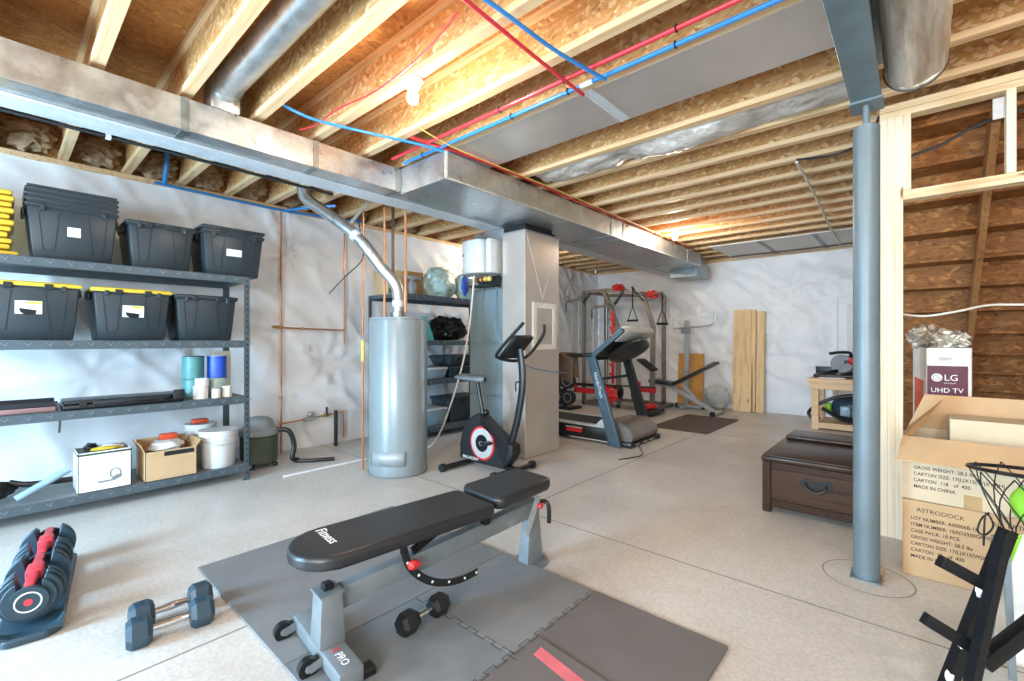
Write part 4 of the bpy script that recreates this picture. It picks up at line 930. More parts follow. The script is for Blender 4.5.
# selectable dumbbells on their cradle
BA = atan2(.135, -.985)
def adj(label, d):
    c = V((-2.80, .085, 0)) + V((-.985, .135, 0)).normalized() * d
    t = thing('selectable_dumbbell', label, 'dumbbell', (c.x, c.y, .036), BA, 'pair of selectable dumbbells')
    # local +x runs along the handle away from the camera; plates are U shaped with a slot on top
    def U(r, x0, x1, nm, mat='rubber'):
        poly = []
        a0 = radians(62)
        for k in range(29):
            a = a0 - k * (2 * pi - 2 * (pi / 2 - a0)) / 28
            poly.append((r * cos(a), r * sin(a)))
        poly += [(-.035, .02), (.035, .02)] if r > .06 else []
        b = MB().prism([(p[0], p[1] + .112) for p in poly], 'x', x0, x1)
        o = b.build(nm, mat, t, smooth=30); bev(o, .003, 2)
    for s_ in (-1, 1):
        x = s_ * .075
        for i, r in enumerate((.108, .100, .108, .094, .102, .086)):
            U(r, x, x + s_ * .016, 'weight_plate'); x += s_ * .0185
        MB().cyl((x, 0, .112), (x + s_ * .02, 0, .112), .062, n=36).build('end_dial', 'rubber', t)
        x += s_ * .0202
        MB().tube([(x, .04 * cos(a), .112 + .04 * sin(a)) for a in [k * pi / 16 for k in range(32)]], .003, 6, closed=True).build('dial_ring', 'inkw', t)
        MB().cyl((x, 0, .112), (x + s_ * .002, 0, .112), .014, n=20).build('dial_mark', 'redstrap', t)
    MB().tube([(-.074, 0, .112), (-.03, 0, .112), (0, 0, .112), (.03, 0, .112), (.074, 0, .112)], .017, 14, radii=[.015, .018, .02, .018, .015]).build('handle', 'black', t)
    MB().box(-.185, .185, -.017, .017, .155, .185, .008).box(-.05, .05, -.028, .028, .14, .19, .01).build('top_strap', 'redstrap', t)
    return t
adj('nearer daylight-tinted black selectable dumbbell with pink strap at the left edge', .20); adj('farther daylight-tinted black selectable dumbbell with pink strap at the left edge', .60)
t = thing('dumbbell_cradle', 'long dark curved plastic cradle under the two selectable dumbbells', 'cradle', (-2.80 - .40, .085 + .055, 0), BA)
bev(MB().prism([(-.47, -.06), (-.43, -.105), (.42, -.105), (.45, -.08), (.45, .08), (.42, .105), (-.43, .105), (-.47, .06)], 'z', .001, .034).build('base', 'rubber', t), .01)
MB().prism([(-.11, .032), (-.112, .085), (-.09, .05), (-.05, .035), (.05, .035), (.09, .05), (.112, .085), (.11, .032)], 'x', -.46, -.415).build('end_saddle', 'rubber', t)

# ================================================================== EXERCISE BIKE
t = thing('exercise_bike', 'black upright exercise bike with red and grey flywheel disc', 'exercise bike', (-3.1, 3.18, 0))
bp = [(-3.47, .055), (-3.475, .20), (-3.44, .33), (-3.38, .43), (-3.30, .50), (-3.22, .535), (-3.17, .52), (-3.0, .41), (-2.83, .31), (-2.76, .28), (-2.755, .20), (-2.80, .13), (-2.87, .055)]
shell = bev(MB().prism(bp, 'y', 3.115, 3.245).build('shell', 'blackmat', t, w=True, smooth=45), .018)
MB().prism([(-3.16, .505), (-2.86, .32), (-2.80, .30), (-2.86, .10), (-2.92, .14), (-2.98, .33), (-3.17, .44)], 'y', 3.108, 3.1145).build('shell_accent', 'black', t, w=True, smooth=30)
yf = 3.112
def disc(r0, r1, nm, m_, dy):
    n = 48; b = MB()
    b.lathe([(r0, 0), (r1, 0), (r1, .004), (r0, .004)], (0, 0, 0), n, T(-3.14, yf - dy, .255) @ Rx(pi / 2))
    b.build(nm, m_, t, w=True)
disc(.005, .165, 'red_ring', 'red', 0); disc(.005, .145, 'grey_disc', 'tgrey', .004); disc(.005, .082, 'black_disc', 'black', .008)
MB().box(-.03, .1, -.5, -.4, 0, .1).bm.free() if False else None
MB().cyl((-3.14, 3.10, .255), (-3.14, 3.085, .255), .022, n=20).build('crank_hub', 'silver', t, w=True)
MB().bar((-3.14, 3.085, .255), (-3.01, 3.08, .285), .02, .03, bev=.004).build('crank', 'black', t, w=True)
MB().box(-3.05, -2.96, 2.98, 3.07, .275, .298, .006).build('pedal', 'black', t, w=True)
MB().text('PRO-FORM', .045, T(-3.42, 3.113, .07) @ FACE_MY, .0006).build('lettering', 'inkw', t, w=True, smooth=0)
MB().tube([(-3.36, 2.80, .038), (-3.36, 3.54, .038)], .026, 14).build('rear_stabiliser', 'black', t, w=True)
MB().tube([(-2.80, 2.92, .038), (-2.80, 3.46, .038)], .026, 14).build('front_stabiliser', 'black', t, w=True)
for x, y in ((-3.36, 2.80), (-3.36, 3.54), (-2.80, 2.92), (-2.80, 3.46)): MB().cyl((x, y - .02, .04), (x, y + .02, .04), .038, n=20).build('end_cap', 'blackmat', t, w=True)
MB().bar((-3.4, 3.18, .055), (-2.8, 3.18, .055), .06, .03).build('base_rail', 'black', t, w=True)
MB().tube([(-3.19, 3.18, .50), (-3.275, 3.18, .83)], .022, 12).build('seat_post', 'black', t, w=True)
MB().blob((-3.155, 3.18, .545), (.035, .035, .03), .1, 2, 2).build('post_knob', 'black', t, w=True)
def sad(u, v):
    x = -3.50 + u * .33; a = v * 2 * pi
    wv = (.11 * (1 - u) ** .8 + .03) * (min(1, u * 9 + .25)) * (1 if u < .93 else .7)
    hh = .032 * (min(1, u * 8 + .3)) * (1 if u < .93 else .6)
    return (x, 3.18 + wv * cos(a), .865 + .012 * (1 - u) * 0 + hh * sin(a) + .02 * (1 - u) ** 2)
MB().sheet(sad, 24, 24).build('saddle', 'saddle', t, w=True, smooth=60)
MB().tube([(-2.83, 3.18, .28), (-2.76, 3.18, .48), (-2.70, 3.18, .75), (-2.69, 3.18, .95), (-2.72, 3.18, 1.17)], .034, 14, smooth=5, flat=(.7, 1.1)).build('mast', 'black', t, w=True)
cm = T(-2.76, 3.18, 1.19) @ Ry(radians(-46))
MB().box(-.14, .14, -.13, .13, -.02, .02, .015, mx=cm).build('console', 'blackmat', t, w=True)
MB().box(-.07, .05, -.08, .08, .02, .024, mx=cm).build('console_screen', 'screen', t, w=True, smooth=0)
MB().tube([(-2.50, 2.97, 1.40), (-2.66, 2.96, 1.26), (-2.81, 2.97, 1.13), (-2.84, 3.03, 1.09), (-2.80, 3.18, 1.06), (-2.80, 3.33, 1.08), (-2.74, 3.39, 1.15), (-2.62, 3.40, 1.30), (-2.60, 3.39, 1.40)], .015, 12, smooth=6).build('handlebar', 'black', t, w=True)
MB().tube([(-2.66, 3.12, .88), (-2.64, 3.03, .88), (-2.64, 3.03, .80)], .008, 8).build('bottle_cage', 'black', t, w=True)

# ================================================================== TREADMILL
t = thing('treadmill', 'folding treadmill with blue-grey upright and black console beside the return duct', 'treadmill', (-3.4, 5.2, 0))
MB().box(-4.45, -2.75, 4.84, 5.55, .03, .19, .012).build('deck', 'treadblack', t, w=True)
MB().box(-4.44, -2.85, 4.93, 5.47, .19, .205, .004, 1).build('running_belt', 'blackmat', t, w=True)
MB().box(-4.44, -2.80, 4.84, 4.925, .1905, .215, .006).build('foot_rail', 'tgrey', t, w=True)
MB().box(-4.44, -2.80, 5.475, 5.55, .1905, .215, .006).build('foot_rail', 'tgrey', t, w=True)
MB().prism([(-2.92, .20), (-2.86, .26), (-2.62, .27), (-2.50, .20), (-2.46, .12), (-2.48, .06), (-2.92, .06)], 'y', 4.90, 5.60).build('motor_hood', 'cagegrey', t, w=True, smooth=40)
MB().prism([(-2.94, .21), (-2.86, .29), (-2.70, .29), (-2.66, .18), (-2.8, .13), (-2.86, .2)], 'y', 4.86, 4.899).build('hood_side', 'tgrey', t, w=True)
MB().box(-2.75, -2.44, 4.82, 4.90, .002, .06, .01).box(-2.75, -2.44, 5.55, 5.63, .002, .06, .01).box(-2.53, -2.45, 4.88, 5.57, .01, .05, .008).build('base_frame', 'black', t, w=True)
for y in (5.0, 5.2, 5.38): MB().box(-2.449, -2.4475, y - .05, y + .05, .022, .032).build('base_sticker', 'label', t, w=True, smooth=0)
up = MB().hexa([(-2.70, 4.77, .004), (-2.55, 4.77, .004), (-2.55, 4.825, .004), (-2.70, 4.825, .004), (-3.02, 4.78, 1.06), (-2.90, 4.78, 1.06), (-2.90, 4.83, 1.06), (-3.02, 4.83, 1.06)]).build('upright', 'treadblue', t, w=True, smooth=30)
bev(up, .012)
MB().hexa([(-2.70, 5.62, .004), (-2.55, 5.62, .004), (-2.55, 5.68, .004), (-2.70, 5.68, .004), (-2.98, 5.60, 1.06), (-2.88, 5.60, 1.06), (-2.88, 5.66, 1.06), (-2.98, 5.66, 1.06)]).build('upright', 'blackmat', t, w=True, smooth=30)
MB().text('NordicTrack', .06, T(-2.908, 4.7745, .86) @ FACE_MY @ Rz(-radians(73)), .0006).build('lettering', 'inkw', t, w=True, smooth=0)
for y in (4.80, 5.63): MB().bar((-3.58, y, 1.045), (-2.92, y, 1.075), .06, .055, bev=.018).build('handrail', 'blackmat', t, w=True)
MB().bar((-2.96, 4.83, 1.03), (-2.96, 5.60, 1.03), .05, .05, bev=.01).bar((-2.88, 4.83, .78), (-2.88, 5.62, .78), .03, .03).build('cross_bar', 'blackmat', t, w=True)
cm = T(-2.73, 5.21, 1.22) @ Ry(radians(-38))
MB().box(-.26, .26, -.43, .43, -.03, .03, .025, mx=cm).build('console', 'blackmat', t, w=True)
MB().box(-.255, .255, -.436, -.431, -.028, .028, mx=cm).build('console_side', 'treadblue', t, w=True, smooth=0)
MB().box(.06, .27, -.40, .40, -.045, .055, .03, mx=cm).build('console_top_cover', 'tgrey', t, w=True)
MB().box(-.2, .04, -.25, .25, .03, .036, mx=cm).build('console_screen', 'screen', t, w=True, smooth=0)
MB().blob((0, 0, 0), (.25, .36, .09), .05, 1, 3, 2, mx=T(-2.66, 5.21, 1.12) @ Ry(radians(-30))).build('console_underside', 'treadblack', t, w=True)
MB().box(-3.35, -3.12, 4.826, 4.8385, .10, .15, .004, 1).build('red_latch', 'red', t, w=True)
MB().box(-3.36, -3.11, 4.824, 4.8385, .152, .165, .003, 1).build('latch_bezel', 'tgrey', t, w=True)
MB().box(-3.3, -2.75, 4.834, 4.8395, .03, .038).build('side_trim', 'label', t, w=True, smooth=0)
tag(MB().tube([(-2.46, 5.05, .02), (-2.40, 4.95, .006), (-2.22, 4.62, .006), (-2.32, 4.30, .006)], .005, 6, smooth=5).build('power_cord', 'black'), 'thin black power cord trailing from the treadmill base', 'cord')
# towel over the handrail
def tw(u, v):
    # hangs over the near handrail
    L = .72; s_ = (v - .5) * L; x = -3.40 + u * .22 + .03 * (v - .5)
    if abs(s_) < .05: y = 4.80 + s_ * .7; z = 1.098 - s_ * s_ * 2
    else: y = 4.80 + (1 if s_ > 0 else -1) * .048; z = 1.09 - (abs(s_) - .05)
    f = .016 * sin(u * 17) * min(1, abs(s_) * 5)
    return (x + .05 * (abs(s_)) * (u - .5), y + (f if y > 4.8 else -abs(f)) , z - (.07 * u if s_ < 0 else 0))
tag(MB().sheet(tw, 30, 40).build('towel', 'towel', smooth=60, solid=.006), 'brown striped towel draped over the treadmill handrail', 'towel')

# ================================================================== FUNCTIONAL TRAINER
t = thing('gym_rack', 'grey steel gym rack with pulleys and red fittings behind the treadmill', 'gym rack', (-4.1, 7.8, 0))
def P(nm, pts, r=.035, m_='cagegrey', fl=None): MB().tube(pts, r, 4 if fl is None else 8, smooth=0).build(nm, m_, t, w=True, smooth=0)
def bars(nm, pts, w_=.06, h_=.06, m_='cagegrey'):
    b = MB()
    for a, c in zip(pts, pts[1:]): b.bar(a, c, w_, h_, (0, 1, 0))
    b.build(nm, m_, t, w=True, smooth=0)
bars('rear_post', [(-4.85, 7.6, .0), (-4.85, 7.6, 2.2)])
bars('rear_post', [(-4.85, 8.45, .0), (-4.85, 8.45, 2.2)])
bars('front_post', [(-4.09, 7.6, .0), (-4.12, 7.6, 1.5), (-4.40, 7.6, 2.17)], .08, .06)
bars('front_post', [(-3.45, 7.6, .0), (-3.43, 7.6, 1.5), (-3.60, 7.6, 1.98), (-3.70, 7.6, 2.1)], .075, .06)
bars('rear_post', [(-3.60, 8.45, .0), (-3.60, 8.45, 2.1)])
bars('top_beam', [(-4.85, 7.6, 2.19), (-4.35, 7.6, 2.2), (-4.0, 7.6, 2.17), (-3.68, 7.6, 2.08)])
bars('top_beam', [(-4.85, 8.45, 2.19), (-3.6, 8.45, 2.12)])
bars('side_beam', [(-4.85, 7.6, 2.2), (-4.85, 8.45, 2.2)]); bars('side_beam', [(-3.66, 7.6, 2.09), (-3.60, 8.45, 2.1)])
bars('base_beam', [(-4.88, 7.6, .04), (-3.42, 7.6, .04)]); bars('base_beam', [(-4.88, 8.45, .04), (-3.42, 8.45, .04)])
bars('base_beam', [(-4.85, 7.6, .04), (-4.85, 8.45, .04)]); bars('base_beam', [(-3.45, 7.6, .04), (-3.45, 8.45, .04)])
bars('corner_brace', [(-4.84, 7.57, 1.98), (-4.68, 7.57, 2.17)], .03, .05, 'black'); bars('corner_brace', [(-4.0, 7.57, 2.14), (-4.16, 7.57, 1.92)], .03, .05, 'black'); bars('corner_brace', [(-3.78, 7.57, 2.12), (-3.58, 7.57, 1.95)], .03, .05, 'black')
for xa, xb, z in ((-5.22, -4.88, 2.03), (-4.62, -4.26, 1.88)):
    bars('pulley_arm', [(xa, 7.55, z), (xb, 7.55, z + .03)], .04, .05)
    for x in (xa + .02, xb): MB().tube([(x + .045 * cos(a), 7.52, z + .05 + .045 * sin(a)) for a in [k * pi / 10 for k in range(20)]], .01, 6, closed=True).build('pulley', 'grey', t, w=True)
    for x in (xa + .02, xa + .14, xb - .05): MB().cyl((x, 7.53, .35), (x, 7.53, z - .02), .006, n=6).build('cable', 'silver', t, w=True)
    MB().cyl((xa, 7.52, z - .22), (xa, 7.52, z - .02), .016, n=8).build('cable_stop', 'black', t, w=True)
bars('red_upright', [(-4.19, 7.55, .45), (-4.19, 7.55, 1.80)], .05, .02, 'red')
for k in range(7):
    z = .6 + k * .17; MB().bar((-4.215, 7.545, z), (-4.25, 7.545, z + .05), .02, .03, (0, 1, 0)).build('red_hook', 'red', t, w=True, smooth=0)
MB().bar((-5.0, 7.50, .40), (-4.10, 7.50, .40), .05, .05).build('lower_pad_bar', 'blackmat', t, w=True)
for x0, x1, z in ((-4.98, -4.55, .29), (-3.66, -3.32, .40)): MB().box(x0, x1, 7.44, 7.5, z - .05, z + .05, .01).box(x0, x0 + .05, 7.44, 7.5, z - .05, z + .13, .01).build('safety_arm', 'red', t, w=True)
MB().blob((-4.22, 7.46, .26), (.2, .06, .13), .3, 2.5, 3, 4).build('red_fitting', 'red', t, w=True)
MB().cyl((-4.9, 7.40, .42), (-3.3, 7.40, .45), .014, n=10).build('barbell', 'black', t, w=True)
for x, y in ((-3.90, 7.3), (-3.64, 7.3)): MB().blob((x, y, .33), (.03, .12, .12), .1, 2, 2, 3).build('foam_roll', 'black', t, w=True)
MB().box(-3.45, -3.2, 7.0, 7.55, .02, .10, .01).build('foot_plate', 'black', t, w=True)
MB().blob((-3.34, 7.3, .14), (.10, .10, .05), .25, 3, 3, 9).build('red_clamp', 'red', t, w=True)
MB().bar((-3.62, 7.50, .92), (-3.34, 7.45, .74), .22, .045, bev=.015).build('arm_pad', 'blackmat', t, w=True)
for k, (x, z) in enumerate(((-4.05, 2.25), (-3.40, 2.08))):
    MB().blob((x, 7.5, z - .03), (.10, .05, .055), .5, 3, 4, k + 5).build('red_band_bundle', 'red', t, w=True)
def trx(x, z0, z1, label, tilt=0):
    t = thing('hanging_handle', label, 'handle', (x, 7.4, z1), tilt, 'strap handles on the gym rack')
    h = z0 - z1
    MB().tube([(0, 0, h), (0, 0, .22)], .012, 6).build('strap', 'slot', t)
    MB().tube([(-.09, 0, 0), (-.03, 0, .18), (0, 0, .22), (.03, 0, .18), (.09, 0, 0)], .008, 6).build('cord', 'slot', t)
    MB().tube([(-.1, 0, 0), (.1, 0, 0)], .02, 10).build('grip', 'black', t)
trx(-3.72, 2.20, 1.60, 'black triangular strap handle hanging nearer the middle of the rack')
trx(-3.18, 2.06, 1.53, 'black triangular strap handle hanging at the right corner of the rack', .9)
MB().bar((-3.75, 7.57, 2.12), (-3.72, 7.38, 2.19), .03, .03).bar((-3.62, 7.57, 2.05), (-3.16, 7.38, 2.06), .03, .03).build('hanger_arm', 'cagegrey', t, w=True)
# weight plates beside the left wall
t = thing('plate_tree', 'small black rack of round weight plates against the left wall beyond the furnace', 'weight tree', (-4.85, 6.9, 0))
MB().box(-5.05, -4.6, 6.75, 7.15, .004, .05, .01).bar((-4.85, 6.95, .04), (-4.85, 6.95, .75), .06, .06, (0, 1, 0)).build('stand', 'black', t, w=True)
for k, (x, z, r) in enumerate(((-4.98, .50, .14), (-4.72, .52, .15), (-4.96, .22, .16), (-4.70, .22, .13))):
    for q in range(3):
        pl_ = MB().lathe([(.02, 0), (r, 0), (r, .022), (r * .8, .026), (.02, .026)], (0, 0, 0), 28, T(x, 6.90 - q * .03, z) @ Rx(pi / 2)).build('weight_plate', 'black', t, w=True)
    MB().tube([(x + r * .6 * cos(a), 6.812, z + r * .6 * sin(a)) for a in [i * pi / 10 for i in range(20)]], .005, 5, closed=True).build('plate_ring', 'silver', t, w=True)

# second bench
t = thing('incline_bench', 'black and grey incline bench standing before the back wall', 'weight bench', (-3.0, 7.95, 0))
MB().bar((-3.16, 7.95, .50), (-2.47, 7.95, .88), .26, .05, bev=.015).build('back_pad', 'vinylpad', t, w=True)
MB().bar((-3.62, 7.95, .52), (-3.18, 7.95, .48), .28, .06, bev=.015).build('seat_pad', 'vinylpad', t, w=True)
MB().bar((-3.22, 7.95, .42), (-2.47, 7.95, .04), .06, .06).build('leg', 'silver', t, w=True)
MB().bar((-3.05, 7.95, .5), (-2.80, 7.95, .22), .04, .04).build('brace', 'silver', t, w=True)
MB().bar((-3.60, 7.95, .46), (-3.22, 7.95, .42), .05, .05).build('frame_beam', 'silver', t, w=True)
MB().bar((-3.60, 7.95, .45), (-3.62, 7.95, .04), .05, .05, (0, 1, 0)).build('leg', 'silver', t, w=True)
MB().cyl((-2.47, 7.72, .042), (-2.47, 8.18, .042), .038, n=14).build('foot', 'silver', t, w=True)
MB().cyl((-3.62, 7.76, .042), (-3.62, 8.14, .042), .038, n=14).build('foot', 'silver', t, w=True)
for y in (7.72, 8.18): MB().cyl((-2.47, y - .02, .044), (-2.47, y + .02, .044), .043, n=14).build('end_cap', 'black', t, w=True)
# barbell stand
t = thing('barbell_stand', 'grey upright stand with a bent bar arm in front of the board', 'stand', (-3.16, 8.45, 0))
MB().bar((-3.16, 8.45, .04), (-3.16, 8.45, 1.62), .075, .075, (0, 1, 0)).build('post', 'silver', t, w=True, smooth=0)
MB().tube([(-3.38, 8.38, 1.47), (-3.1, 8.38, 1.49), (-2.72, 8.38, 1.52), (-2.65, 8.38, 1.62), (-2.62, 8.38, 1.78)], .015, 10, smooth=3).build('bar_arm', 'silver', t, w=True)
MB().box(-3.24, -3.08, 8.36, 8.405, 1.38, 1.48, .01).box(-3.21, -3.11, 8.36, 8.41, .55, .7, .008).build('adjuster', 'grey', t, w=True)
MB().cyl((-3.35, 8.45, .04), (-2.86, 8.45, .04), .035, n=14).bar((-3.16, 8.2, .04), (-3.16, 8.65, .04), .06, .06).build('foot', 'silver', t, w=True)
for x in (-3.35, -2.86): MB().cyl((x - .02, 8.45, .042), (x + .02, 8.45, .042), .041, n=14).build('end_cap', 'black', t, w=True)
tag(MB().box(-.24, .24, -.01, .01, 0, 1.0, mx=T(-3.22, 8.76, .004) @ Rx(radians(-4))).build('particle_board', 'particle', smooth=0), 'orange-brown particle board leaning on the wall behind the grey stand', 'board')
tag(MB().blob((-2.70, 8.66, .235), (.22, .09, .21), .14, 1.6, 4, 2, flatb=-.23).build('wall_bulge_shade', 'tgrey'), 'grey stand-in for a shaded wall bulge behind the incline bench', 'wall bulge')  # solid blob in place of a shaded bulge in the vinyl wall
# lumber
def plank(x0, x1, h, y, th, label, lean=3.0, name='plank'):
    o = MB().box(-(x1 - x0) / 2, (x1 - x0) / 2, -th / 2, th / 2, 0, h, .002, 1).xf(T((x0 + x1) / 2, y, .003) @ Rx(radians(-lean))).build(name, 'plank', smooth=0)
    return tag(o, label, 'plank', 'lumber leaning on the far wall')
plank(-2.46, -2.17, 1.80, 8.76, .025, 'widest pale pine board leaning on the far wall', 2.6)
plank(-2.165, -2.09, 1.79, 8.76, .03, 'narrow pale board between the two taller boards', 2.6)
plank(-2.07, -1.95, 1.76, 8.74, .03, 'tall pine board at the right of the leaning lumber', 2.8)
plank(-2.41, -2.13, .62, 8.66, .03, 'short wide pine board standing in front of the widest board', 3)
plank(-2.30, -2.14, .83, 8.70, .02, 'small pine offcut between the short board and the widest board', 3)

# ================================================================== CHEST
t = thing('wooden_chest', 'dark stained wooden chest with iron handle behind the steel column', 'chest', (-.52, 4.2, 0))
cx0, cx1, cy0, cy1, ch = -.84, -.215, 3.72, 4.78, .44
for x in (cx0, cx1 - .055):
    for y in (cy0, cy1 - .055): MB().box(x, x + .055, y, y + .055, .002, .37, .005, 1).build('leg', 'walnut', t, w=True)
MB().box(cx0 + .03, cx1 - .03, cy0 + .018, cy1 - .018, .06, .37).build('panel_box', 'walnut_x', t, w=True, smooth=0)
MB().box(cx0 + .055, cx1 - .055, cy0 + .004, cy0 + .03, .045, .10, .004, 1).box(cx0 + .055, cx1 - .055, cy0 + .004, cy0 + .03, .32, .37, .004, 1).build('front_rail', 'walnut', t, w=True)
MB().box(cx0 + .002, cx0 + .03, cy0 + .055, cy1 - .055, .045, .10, .004, 1).box(cx0 + .002, cx0 + .03, cy0 + .055, cy1 - .055, .32, .37, .004, 1).build('side_rail', 'walnut', t, w=True)
MB().box(cx0 - .005, cx1 + .005, cy0 - .008, cy1 + .005, .372, .405, .006).box(cx0 + .0, cx1, cy0, cy1, .405, .418, .006).build('lid', 'walnut', t, w=True)
MB().box(cx0 + .02, cx1 - .02, 4.42, cy1 - .01, .419, .447, .008).build('raised_lid_section', 'walnut', t, w=True)
MB().prism([(-.60, .235), (-.60, .275), (-.57, .29), (-.53, .275), (-.49, .275), (-.45, .29), (-.42, .275), (-.42, .235), (-.46, .225), (-.56, .225)], 'y', cy0 + .010, cy0 + .0175).build('handle_plate', 'black', t, w=True, smooth=0)
MB().tube([(-.57, cy0 + .006, .26), (-.56, cy0 - .012, .225), (-.51, cy0 - .018, .205), (-.46, cy0 - .012, .225), (-.45, cy0 + .006, .26)], .008, 8, smooth=4).build('handle', 'black', t, w=True)

# ================================================================== WORKBENCH
t = thing('workbench', 'pale wooden workbench before the far wall left of the column', 'workbench', (-.6, 7.95, 0))
MB().box(-1.14, -.05, 7.58, 8.35, .66, .72, .003, 1).box(-1.12, -.07, 7.60, 7.64, .57, .66, .003, 1).box(-1.12, -.07, 8.29, 8.33, .57, .66).build('top', 'pine_bench', t, w=True, smooth=0)
for x in (-1.10, -.16):
    for y in (7.645, 8.20): MB().box(x, x + .085, y, y + .085, .0, .66, .003, 1).build('leg', 'pine_bench', t, w=True, smooth=0)
MB().box(-1.02, -.165, 7.65, 8.28, .02, .10, .003, 1).build('lower_shelf', 'pine_bench', t, w=True, smooth=0)
t = thing('mitre_saw', 'black and red mitre saw on the workbench', 'saw', (-.80, 7.95, .721))
MB().box(-.30, .28, -.16, .16, .0, .05, .015).lathe([(.02, .05), (.15, .05), (.15, .075), (.02, .075)], (0, 0, 0), 28).box(-.30, .28, .06, .09, .05, .15, .006).build('base', 'black', t)
MB().bar((-.25, -.12, .04), (-.02, -.02, .10), .04, .05, bev=.01).build('bevel_arm', 'black', t)
MB().cyl((.02, -.03, .20), (.02, .0, .20), .13, n=32).build('blade_guard', 'grey', t)
MB().tube([(.06, .12, .12), (.08, .05, .22), (.1, .0, .30)], .03, 10).cyl((.05, .02, .22), (.20, .02, .26), .055, n=16).build('motor', 'black', t)
MB().tube([(-.12, -.06, .34), (-.0, -.06, .36), (.12, -.03, .35), (.12, .0, .25)], .022, 10, smooth=4).build('handle', 'black', t)
MB().blob((.16, -.05, .24), (.07, .06, .06), .1, 2, 2, 3).build('red_cover', 'red', t)
tag(MB().box(-1.02, -.72, 7.66, 7.84 - .06, .7215, .733).build('paper_sheet', 'label', smooth=0), 'white papers on the front edge of the workbench', 'paper')
t = thing('backpack_vacuum', 'dark and lime green garden vacuum with hose under the workbench', 'vacuum', (-.62, 7.95, .101))
MB().blob((0, 0, .19), (.30, .2, .18), .12, 1.5, 3, 3, flatb=-.185).build('body', 'rubber', t)
MB().box(.02, .12, -.235, -.185, .07, .36, .03).build('green_panel', 'lime', t)
MB().box(-.34, -.26, -.20, -.10, .12, .27, .03).build('green_panel', 'lime', t)
MB().box(-.16, -.04, -.22, -.17, .10, .24, .02).build('clear_tank', 'blueplastic', t)
MB().tube([(-.40, -.2, .05), (-.46, -.25, .03), (-.52, -.25, .12), (-.40, -.28, .25), (-.2, -.27, .36), (.05, -.27, .40), (.22, -.26, .33), (.27, -.24, .2), (.15, -.25, .08), (-.1, -.27, .05), (-.36, -.27, .20)], .024, 10, smooth=6).build('hose', 'black', t)

# ================================================================== BOXES BY THE STAIRS
def open_box(t, x0, x1, y0, y1, h, mat_out, top=True, w=True):
    th = .005
    return MB().box(x0, x1, y0, y0 + th, 0, h).box(x0, x1, y1 - th, y1, 0, h).box(x0, x0 + th, y0 + th, y1 - th, 0, h).box(x1 - th, x1, y0 + th, y1 - th, 0, h).box(x0, x1, y0, y1, 0, th)
t = thing('cardboard_box', 'closed brown carton on the floor, lower of the two by the stairs', 'box', (.22, 3.44, .001))
MB().box(-.27, .27, -.215, .215, 0, .40, .003, 1).build('carton', 'card', t, smooth=0)
L_ = ['LOT NUMBER: A00006B-1K', 'ITEM NUMBER: 10AD3500GRF01', 'CASE PACK: 10 PCS', 'GROSS WEIGHT: 28.5 lbs', 'CARTON SIZE: 17(L)X15(W)X14(H)', 'CARTON  20   of  420', 'MADE IN CHINA']
b = MB()
for i, s_ in enumerate(L_): b.text(s_, .0245, T(-.237, -.2156, .300 - i * .0335) @ FACE_MY @ Matrix.Diagonal((.88, 1, 1, 1)), .0003, bold=.0003)
b.build('printing', 'ink', t, smooth=0)
MB().text('ASTRODOCK', .030, T(-.215, -.2156, .345) @ FACE_MY @ Rz(radians(-1.5)), .0002).build('lettering', 'ink', t, smooth=0)
MB().text('AIR FRT', .030, T(.06, -.2156, .343) @ FACE_MY, .0002).build('lettering', 'ink', t, smooth=0)
t = thing('cardboard_box', 'open carton with spread flaps stacked on the closed carton', 'box', (.23, 3.44, .4025), radians(-3))
MB().box(-.27, .27, -.215, -.21, 0, .33).box(-.27, .27, .205, .21, 0, .33).box(-.27, -.265, -.21, .205, 0, .33).box(.265, .27, -.21, .205, 0, .33).box(-.27, .27, -.215, .21, 0, .004).build('carton', 'card_lt', t, smooth=0)
b = MB()
for i, s_ in enumerate(['CASE PACK: 10 PCS'] + L_[3:4] + ['CARTON SIZE: 17(L)X15(W)X14(H)', 'CARTON  118   of  420', 'MADE IN CHINA']): b.text(s_, .0245, T(-.225, -.2156, .200 - i * .0335) @ FACE_MY @ Matrix.Diagonal((.88, 1, 1, 1)), .0003, bold=.0003)
b.build('printing', 'ink', t, smooth=0)
fl = lambda pts, m_='card', nm='flap': MB().hexa([*pts, *[(p[0], p[1], p[2] + .004) for p in pts]]).build(nm, m_, t, smooth=0)
fl([(-.285, -.345, .225), (.285, -.345, .225), (.27, -.212, .332), (-.27, -.212, .332)])
fl([(-.27, .208, .332), (.27, .208, .332), (.27, .26, .52), (-.20, .26, .52)])
MB().hexa([(-.27, -.20, .333), (-.266, -.20, .333), (-.266, .20, .333), (-.27, .20, .333), (-.235, -.19, .34), (-.231, -.19, .34), (-.12, .20, .50), (-.124, .20, .50)]).build('flap', 'card_in', t, smooth=0)
MB().box(-.035, .03, -.2165, -.2155, .0, .07).build('tape', 'tape', t, smooth=0)
tag(MB().box(.14, .44, 3.38, 3.62, .41, .83, .003, 1).build('pale_carton', 'card_lt', smooth=0), 'pale inner carton standing inside the open box', 'box')
tag(MB().blob((.04, 3.36, .60), (.06, .06, .11), .3, 2, 3, 4).build('clear_packet', 'blueplastic'), 'shiny clear packet in the left corner of the open box', 'packet')
